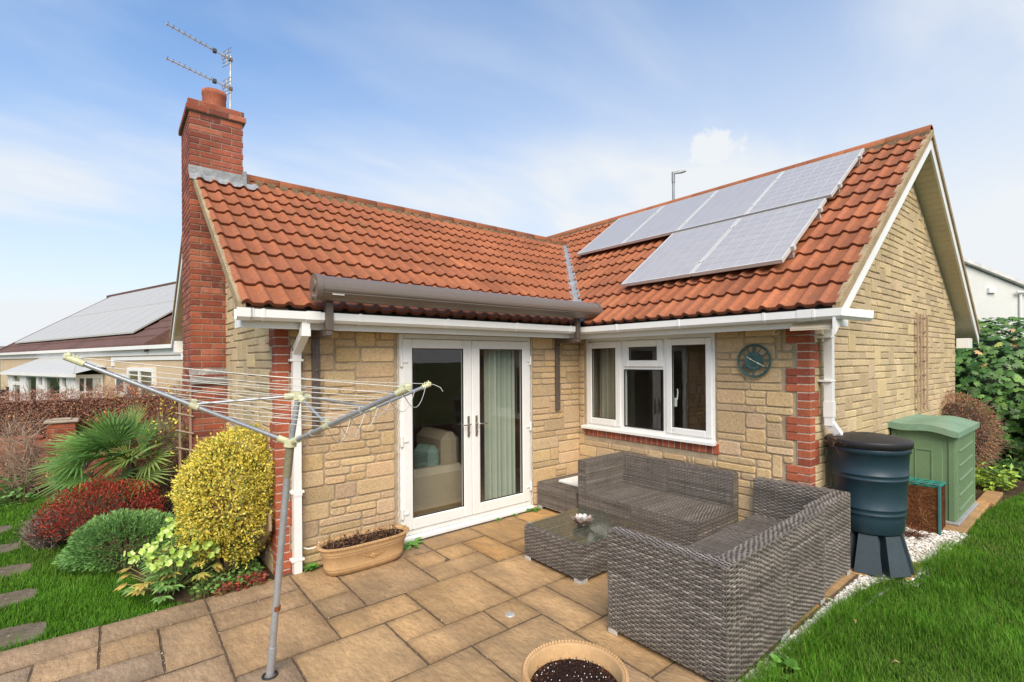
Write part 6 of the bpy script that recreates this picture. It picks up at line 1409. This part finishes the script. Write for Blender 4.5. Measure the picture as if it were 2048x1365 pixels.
# --- right-hand side
BC, BR = np.array([5.02, -3.0, .70]), np.array([.60, .56, .60])
t = thing('ball_shrub', 'round clipped brown twiggy shrub behind the storage box', 'shrub', (BC[0], BC[1], -.05)); P, D = shell(6500, BC, BR, .80, .8, -.9); P = lumps(P, BC, BR, 60, .06); n = len(P); g = G()
cc = pick([(.15, .075, .045), (.20, .11, .065), (.10, .05, .032), (.24, .14, .08), (.12, .10, .04), (.22, .07, .04)], n); g.leaves(P, D*.6+unit(n)*.9, unit(n), rng.uniform(.02, .04, n), rng.uniform(.009, .016, n), cc, cc*1.2); part('foliage', g, m_leaf, t)
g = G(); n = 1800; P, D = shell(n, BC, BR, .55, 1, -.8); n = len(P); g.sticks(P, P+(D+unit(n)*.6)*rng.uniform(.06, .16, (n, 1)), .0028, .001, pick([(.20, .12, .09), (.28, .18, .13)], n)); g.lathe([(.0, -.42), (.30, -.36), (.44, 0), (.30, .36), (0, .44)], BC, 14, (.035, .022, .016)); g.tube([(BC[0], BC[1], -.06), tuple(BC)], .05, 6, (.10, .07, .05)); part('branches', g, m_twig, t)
SC, SR = np.array([8.9, -2.9, 1.15]), np.array([2.0, 1.9, 1.42])
t = thing('broadleaf_shrub', 'tall glossy broad-leaved green shrub beyond the gable end', 'shrub', (SC[0], SC[1], -.05)); P, D = shell(5200, SC, SR, .80, .7, -.8); P = lumps(P, SC, SR, 40, .13); P[:, 2] = np.maximum(P[:, 2], .02); n = len(P)
g, s_ = G(), G(); n5 = 5; a0 = rng.random(n)*6.28; topk = np.clip((P[:, 2]-.9)/1.5, 0, 1)
nrm = D*.8+unit(n)*.45+[0, 0, .5]; nrm /= np.linalg.norm(nrm, axis=1)[:, None]; A = np.cross(nrm, unit(n)); A /= np.linalg.norm(A, axis=1)[:, None]; B = np.cross(nrm, A); sz = rng.uniform(.075, .14, n)
cc = pick([(.045, .105, .022), (.035, .085, .018), (.07, .145, .03), (.10, .185, .04)], n, .16); yl = rng.random(n) < .05*topk+.01; cc[yl] = pick([(.34, .22, .10), (.24, .26, .06)], yl.sum())
for k in range(n5):
    an = (k-2)*.62; d = A*math.cos(an)+B*math.sin(an); g.leaves(P, d-[0, 0, .25], nrm, sz*(1-.08*abs(k-2)), sz*.48, cc*.85, cc*1.1, .06, .45)
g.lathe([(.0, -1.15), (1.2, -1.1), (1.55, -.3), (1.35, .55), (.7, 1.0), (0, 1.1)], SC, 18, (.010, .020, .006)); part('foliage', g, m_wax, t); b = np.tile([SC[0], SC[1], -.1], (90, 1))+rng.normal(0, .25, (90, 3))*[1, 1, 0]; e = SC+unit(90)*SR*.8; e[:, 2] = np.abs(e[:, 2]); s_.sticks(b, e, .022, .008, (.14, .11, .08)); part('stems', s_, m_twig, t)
cover('lime_plant', 'lime-green leafy clump at the far edge of the lawn', [(4.55, -3.62), (5.15, -3.70), (5.25, -3.15), (4.65, -3.1)], 560, [(.30, .40, .06), (.24, .35, .05), (.16, .26, .05)], .11, .05, .34)
cover('ground_cover', 'dark green leafy clump between the ball shrub and the tall shrub', [(5.8, -3.9), (7.6, -4.2), (7.6, -2.6), (5.9, -2.8)], 1300, [(.04, .10, .02), (.06, .14, .03), (.03, .075, .02)], .10, .05, .46)
cover('red_ground_cover', 'dark red foliage clump at the right frame edge', [(8.2, -4.5), (9.2, -4.7), (9.2, -4.0), (8.3, -3.9)], 420, [(.20, .03, .025), (.14, .03, .025), (.10, .07, .03)], .12, .05, .75)
# weeds in the joints
def weed(c, n, L, W, col, label, up=.25):
    g = G(); a = rng.uniform(0, 6.28, n); D = np.stack([np.cos(a), np.sin(a), np.abs(rng.normal(up, .3, n))], 1); l = L*rng.uniform(.6, 1.15, n); S = np.stack([-np.sin(a), np.cos(a), np.zeros(n)], 1); P = np.tile(c, (n, 1))+rng.normal(0, .008, (n, 3))*[1, 1, 0]; c_ = pick(col, n, .15)
    D1 = D/np.linalg.norm(D, axis=1)[:, None]; w = W*rng.uniform(.7, 1.2, n)
    p1 = P+D1*(l*.45)[:, None]; p2 = p1+(D1*.75-[0, 0, .35])*(l*.55)[:, None]
    for (q0, q1, w0, w1, wm) in ((P, p1, .25, 1.0, .6),): pass
    V = np.stack([P-S*w[:, None]*.12, P+S*w[:, None]*.12, (P+p1)/2+S*w[:, None]*.28, (P+p1)/2-S*w[:, None]*.28, p1+S*w[:, None]*.5, p1-S*w[:, None]*.5, (p1+p2)/2+S*w[:, None]*.45, (p1+p2)/2-S*w[:, None]*.45, p2+S*w[:, None]*.08, p2-S*w[:, None]*.08], 1).reshape(-1, 3)
    V[:, 2] = np.maximum(V[:, 2], .004); b = np.arange(n)[:, None]*10; g.add(V, [np.concatenate([b+np.array([[0, 1, 2, 3]]), b+np.array([[3, 2, 4, 5]]), b+np.array([[5, 4, 6, 7]]), b+np.array([[7, 6, 8, 9]])])], np.repeat(c_, 10, 0)); single('weed', g, m_wax, label, 'weed', 'weeds growing in the paving joints')
GW = [(.08, .20, .03), (.11, .25, .045), (.06, .15, .025)]
weed((-2.60, -.155, 0), 13, .17, .06, GW, 'broad-leaved weed between the oval planter and the door sill'); weed((-.93, -.07, 0), 15, .13, .045, GW, 'leafy weed at the right foot of the french doors')
weed((-1.46, -.085, 0), 9, .065, .026, GW, 'small weed under the middle of the door sill'); weed((-1.20, -.08, 0), 9, .055, .022, GW, 'tiny weed under the right door leaf')
weed((-3.545, -.09, 0), 60, .10, .022, [(.07, .20, .025), (.10, .26, .04)], 'bright green tuft between downpipe and oval planter', .9); weed((-1.78, -3.32, -.04), 16, .14, .06, GW, 'leafy weed in the grass beside the rattan end seat', .7); weed((-1.95, -3.36, -.04), 9, .11, .05, GW, 'smaller leafy weed in the grass near the rattan corner', .7)
# stray petals / dry leaves on the right lawn
g = G(); P = np.array([(-.85, -3.42, -.01), (-1.2, -3.75, -.01)]); g.leaves(P, unit(2)*[1, 1, .2], np.tile([0, 0, 1.0], (2, 1)), .055, .025, (.30, .21, .10), None, .3); struct('fallen_leaves', g, m_leaf, 'stuff')
# ================================================================== neighbours
m_rend = M('peach_render', (.56, .43, .28), .9, .15, n1=(1.5, .08), n2=(20, .06)); m_broof = M('brown_roof_tile', (.135, .072, .055), .8, .3, n1=(1.2, .2), n2=(14, .2)); m_white = M('white_render', (.62, .63, .60), .9, .15, n1=(1, .05), n2=(15, .04))
E0, E1 = np.array([-8.682, 24.313, 0]), np.array([-4.303, 10.435, 0]); e = (E1-E0)/np.linalg.norm(E1-E0); n_ = np.array([-e[1], e[0], 0]); Ln = np.linalg.norm(E1-E0); Z = np.array([0, 0, 1.0]); zb = -.5; EZ = 2.26; RD, RZ = 3.82, 4.90
q = lambda s, d, z: E0+e*s+n_*d+Z*z
nb = thing('neighbour_bungalow', 'peach rendered bungalow with brown tiled roof beyond the hedge', 'house', tuple(q(Ln/2, 0, zb)))
def bx(g, s0, s1, d0, d1, z0, z1, col=(1, 1, 1)):
    V = [q(s, d, z) for z in (z0, z1) for s, d in ((s0, d0), (s1, d0), (s1, d1), (s0, d1))]; g.add(V, [np.array([(0, 1, 5, 4), (1, 2, 6, 5), (2, 3, 7, 6), (3, 0, 4, 7), (3, 2, 1, 0), (4, 5, 6, 7)])], col)
g = G(); bx(g, .3, Ln+2.2, .10, 7.2, zb, 2.12); g.add([q(Ln-.25, .10, 2.12), q(Ln-.25, 7.2, 2.12), q(Ln-.25, RD, RZ-.2)], [np.arange(3)]); g.add([q(.3, .10, 2.12), q(.3, 7.2, 2.12), q(.3, RD, RZ-.2)], [np.arange(3)[::-1]]); part('wall', g, m_rend, nb)
g = G(); ns = 34; sl_ = math.hypot(RD, RZ-EZ)
for k in range(11):      # stepped tile courses
    a, b = k/11, (k+1)/11
    f = lambda t, h: lambda s: q(s, RD*t, EZ+(RZ-EZ)*t+h)
    g.add([f(a, .05)(0), f(a, .05)(Ln), f(b, .015)(Ln), f(b, .015)(0)], [np.arange(4)[::-1]]); g.add([f(a, .0)(0), f(a, .0)(Ln), f(a, .05)(Ln), f(a, .05)(0)], [np.arange(4)[::-1]])
g.add([q(0, RD, RZ), q(Ln, RD, RZ), q(Ln, 2*RD, EZ), q(0, 2*RD, EZ)], [np.arange(4)]); rf = part('roof', g, m_broof, nb)
g = G(); bx(g, -.02, Ln+.02, RD-.13, RD+.13, RZ-.03, RZ+.12); part('ridge_tiles', g, m_broof, rf)
for s in (0, Ln):
    g = G()
    V = [q(s+w, RD*t, EZ+(RZ-EZ)*t+h) for t in (0, 1) for w, h in ((-.05, -.16), (.05, -.16), (.05, .08), (-.05, .08))]; g.add(V, [np.array([(0, 1, 5, 4), (1, 2, 6, 5), (2, 3, 7, 6), (3, 0, 4, 7), (3, 2, 1, 0), (4, 5, 6, 7)])])
    part('verge', g, m_broof, rf)
g = G(); bx(g, -.1, Ln+2.2, -.06, .05, EZ-.09, EZ+.0); bx(g, .1, Ln+2.2, .06, .12, EZ-.24, EZ-.07); bx(g, Ln+1.95, Ln+2.05, -.02, .08, EZ-.35, EZ-.08); bx(g, Ln+1.95, Ln+2.05, .02, .35, EZ-.42, EZ-.33); part('gutter', g, m_upvc, nb)
g = G(); bx(g, 12.2, Ln+2.0, .07, .112, 1.90, 1.99); bx(g, 12.15, 12.3, .068, .11, 1.75, 1.99); part('band', g, m_upvc, nb)
m_dpane = M('dark_pane', None, .15, .6, n1=(1, .2), n2=(8, .1))
def nwin(s0, s1, z0, z1, mull=(), bar=None):
    g = G(); w = .10
    for a in (s0, *mull, s1-w): bx(g, a, a+w, .04, .12, z0, z1)
    bx(g, s0+w, s1-w, .045, .12, z0, z0+w); bx(g, s0+w, s1-w, .045, .12, z1-w, z1)
    wn_ = part('window', g, m_upvc, nb); g = G(); bx(g, s0+.02, s1-.02, .07, .105, z0+.02, z1-.02, (.13, .12, .06)); part('pane', g, m_dpane, wn_); return wn_
w2 = nwin(13.3, 14.9, .60, 1.72, (14.0,)); g = G(); bx(g, 13.35, 13.95, -.22, -.17, 1.05, 1.55); part('open_sash', g, m_upvc, w2)
g = G(); bx(g, 13.43, 13.87, -.225, -.165, 1.13, 1.47, (.10, .11, .12)); part('pane', g, m_dpane, w2)
# porch: white frames, green door, lean-to roof
g = G(); bx(g, 4.70, 11.5, -.56, -.42, 1.42, 1.52); bx(g, 4.5, 11.75, -.68, -.57, 1.46, 1.55); bx(g, 11.4, 11.5, -.42, .09, 1.42, 1.52); po = part('porch', g, m_upvc, nb)
g = G(); V = [q(4.5, -.62, 1.56), q(11.75, -.62, 1.56), q(9.4, .12, 2.06), q(5.9, .12, 2.06)]; g.add(V+[v-Z*.05 for v in V], [np.array([(0, 1, 2, 3), (7, 6, 5, 4), (0, 4, 5, 1), (1, 5, 6, 2), (3, 7, 4, 0)])]); g.add([q(11.75, -.62, 1.55), q(11.75, .1, 1.75), q(9.4, .12, 2.05)], [np.arange(3)]); part('porch_roof', g, M('polycarbonate', (.46, .46, .43), .5, n1=(4, .05)), po)
for s0, s1 in ((4.72, 5.35), (6.19, 6.93), (8.01, 8.26), (8.61, 8.86), (10.24, 10.46), (10.79, 11.48)):
    g = G(); bx(g, s0, s1, -.53, -.42, zb, 1.42); part('post', g, m_upvc, po)
for s0, s1, z in ((5.35, 6.19, 1.12), (8.26, 8.61, 1.05), (10.46, 10.79, 1.05)):
    g = G(); bx(g, s0, s1, -.52, -.43, z, z+.12); part('transom', g, m_upvc, po)
g = G(); bx(g, 5.35, 10.79, -.475, -.465, zb, 1.42); part('glass_pane', g, glass_mat('far_glass', (.6, .66, .6), 1.0), po)
g = G(); bx(g, 4.75, 11.3, -.30, -.28, zb, 1.45, (.42, .44, .30)); bx(g, 5.4, 6.1, -.33, -.30, zb, 1.0, (.05, .06, .10)); bx(g, 6.95, 8.0, -.33, -.30, zb, 1.4, (.30, .38, .28)); part('porch_back', g, M('porch_inside', None, .8), po)
g = G(); bx(g, 9.05, 10.1, -.36, -.34, zb, 1.05, (.45, .47, .34)); part('door', g, M('porch_inside', None, .8), po)
g = G()      # glazed end towards the garden
for d0, d1 in ((-.52, -.44), (-.33, -.29), (.03, .09)): bx(g, 11.44, 11.50, d0, d1, zb, 1.42)
bx(g, 11.445, 11.495, -.44, .03, 1.0, 1.06); bx(g, 11.445, 11.495, -.44, .03, zb, .35); ew = part('window', g, m_upvc, po)
g = G(); bx(g, 11.46, 11.47, -.44, .03, .35, 1.42, (.06, .06, .055)); part('pane', g, m_dpane, ew)
g = G(); bx(g, 11.475, 11.485, -.14, .02, .35, 1.42, (.62, .64, .58)); part('curtain', g, M('pale_net', None, .9), ew)
# neighbour's panels: two rows
m_nsol = M('far_solar_glass', (.43, .415, .375), .45, .35, coat=.1, n1=(1, .04), n2=(5, .03))
def npanel(s, t0, label):
    g = G(); W, H = 1.15, .415; f = lambda a, b, h: q(s+a, RD*(t0+H*b), EZ+(RZ-EZ)*(t0+H*b)+h)
    V = [f(a, b, h) for h in (.10, .15) for a, b in ((0, 0), (W-.0, 0), (W-.0, .985), (0, .985))]; g.add(V, [np.array([(0, 1, 5, 4), (1, 2, 6, 5), (2, 3, 7, 6), (3, 0, 4, 7), (3, 2, 1, 0), (4, 5, 6, 7)])])
    return single('solar_panel', g, m_nsol, label, 'solar panel', "solar panels on the neighbour's roof")
first = None; ordn = ['first', 'second', 'third', 'fourth', 'fifth', 'sixth', 'seventh', 'eighth', 'ninth', 'tenth']
for row, (t0, nm) in enumerate(((.11, 'lower'), (.53, 'upper'))):
    for k in range(10-row):
        lab = f"pale solar panel on the neighbour's brown roof, {ordn[k]} from the left in the {nm} row"; s = .85+1.18*k
        if first is None: first = npanel(s, t0, lab); f0 = (s, t0); continue
        c = first.copy(); COL.objects.link(c); c['label'] = lab
        c.location = Vector(first.location)+Vector(e*(s-f0[0])+n_*RD*(t0-f0[1])+Z*(RZ-EZ)*(t0-f0[1]))
# black fence and far roof at the left frame edge
g = G()
for k in range(5): g.box(-9.4, 19.55, -.4+.28*k, -7.72, 19.62, -.18+.28*k, .01)
g.box(-7.80, 19.5, -.5, -7.70, 19.6, 1.04, .01); single('black_fence', g, M('black_timber', (.02, .02, .02), .8), 'short black slatted fence at the left end of the porch', 'fence')
fh = thing('far_house', 'distant brown-roofed house at the left frame edge', 'house', (-15.5, 45, -.1))
g = G(); g.box(-21, 42, -.1, -14.2, 48, 1.9, 0); part('wall', g, m_rend, fh)
g = G(); g.prism([(41.5, 1.85), (48.5, 1.85), (45, 3.6)], 0, -22, -13.6); part('roof', g, M('far_roof_red', (.20, .10, .075), .9, n1=(1, .2)), fh)
tr_ = thing('far_conifer', 'slim dark conifer on the skyline at the left frame edge', 'tree', (-22.0, 70, -.1))
g = G(); g.tube([(-22.0, 70, -.1), (-22.0, 70, 4.0)], .16, 6, (.1, .07, .05)); part('trunk', g, m_twig, tr_)
g = G(); n = 900; z = rng.random(n); P = np.stack([-22+rng.normal(0, .40, n)*(1-z*.8), 70+rng.normal(0, .4, n)*(1-z*.8), 2.6+z*4.6], 1); g.leaves(P, unit(n)+[0, 0, .5], unit(n), .45, .2, pick([(.03, .06, .025), (.05, .08, .03)], n)); part('crown', g, m_leaf, tr_)
# white rendered house at the right
wh = thing('white_house', 'white rendered house gable beyond the tall green shrub', 'house', (27, -3, -.1))
a, b, c_ = np.array([24.2, .1, 0]), np.array([26.9, -2.08, 0]), None; d = (b-a)/np.linalg.norm(b-a); nn_ = np.array([-d[1], d[0], 0]); nn_ = nn_ if nn_@np.array([1, .6, 0]) > 0 else -nn_
w_ = lambda s, t, z: a+d*s+nn_*t+Z*z; Lw = np.linalg.norm(b-a)
g = G(); zl, zr = 6.35, 4.95
V = [w_(-4, 0, -.1), w_(Lw, 0, -.1), w_(Lw, 0, zr-.05), w_(-4, 0, zl+1.6)]; V2 = [v+nn_*8 for v in V]; g.add(V+V2, [np.array([(0, 1, 2, 3), (1, 5, 6, 2), (2, 6, 7, 3), (7, 6, 5, 4)])]); part('wall', g, m_white, wh)
g = G(); V = [w_(-4, -.2, zl+1.62), w_(Lw+.35, -.2, zr-.12), w_(Lw+.35, 8, zr-.12), w_(-4, 8, zl+1.62)]; g.add(V+[v+Z*.16 for v in V], [np.array([(0, 1, 5, 4), (1, 2, 6, 5), (4, 5, 6, 7), (3, 2, 1, 0)])]); part('roof', g, M('pale_verge', (.60, .60, .58), .8), wh)
g = G(); c0 = w_(1.95, -.12, 4.72); V = [c0+d*s+nn_*t+Z*z for z in (0, .22) for s, t in ((-.16, 0), (.16, 0), (.16, .2), (-.16, .2))]; g.add(V, [np.array([(0, 1, 5, 4), (1, 2, 6, 5), (3, 0, 4, 7), (3, 2, 1, 0), (4, 5, 6, 7)])]); part('vent', g, m_upvc, wh)
g = G(); p_ = w_(Lw-.25, -.08, 2.0); g.tube([p_, p_+Z*2.75], .05, 6); g.tube([w_(Lw-.5, -.15, zr-.22), w_(Lw+.4, -.15, zr-.22)], .06, 6); part('downpipe', g, m_upvc, wh)
lw = thing('lean_to', 'low white lean-to with grey roof in front of the white house', 'outbuilding', (20.5, -.9, -.1))
g = G(); A_, B_ = np.array([19.0, .4, 0]), np.array([21.6, -1.6, 0]); V = [A_+Z*-.1, B_+Z*-.1, B_+Z*2.75, A_+Z*4.1]; V2 = [v+nn_*2.5 for v in V]; g.add(V+V2, [np.array([(0, 1, 2, 3), (1, 5, 6, 2), (3, 2, 6, 7)])]); part('wall', g, m_white, lw)
g = G(); V = [A_+Z*4.06-nn_*.15, B_+Z*2.7-nn_*.15, B_+Z*2.7+nn_*2.6, A_+Z*4.06+nn_*2.6]; g.add(V+[v+Z*.12 for v in V], [np.array([(0, 1, 5, 4), (1, 2, 6, 5), (4, 5, 6, 7)])]); part('roof', g, M('grey_slate', (.16, .15, .15), .8), lw)
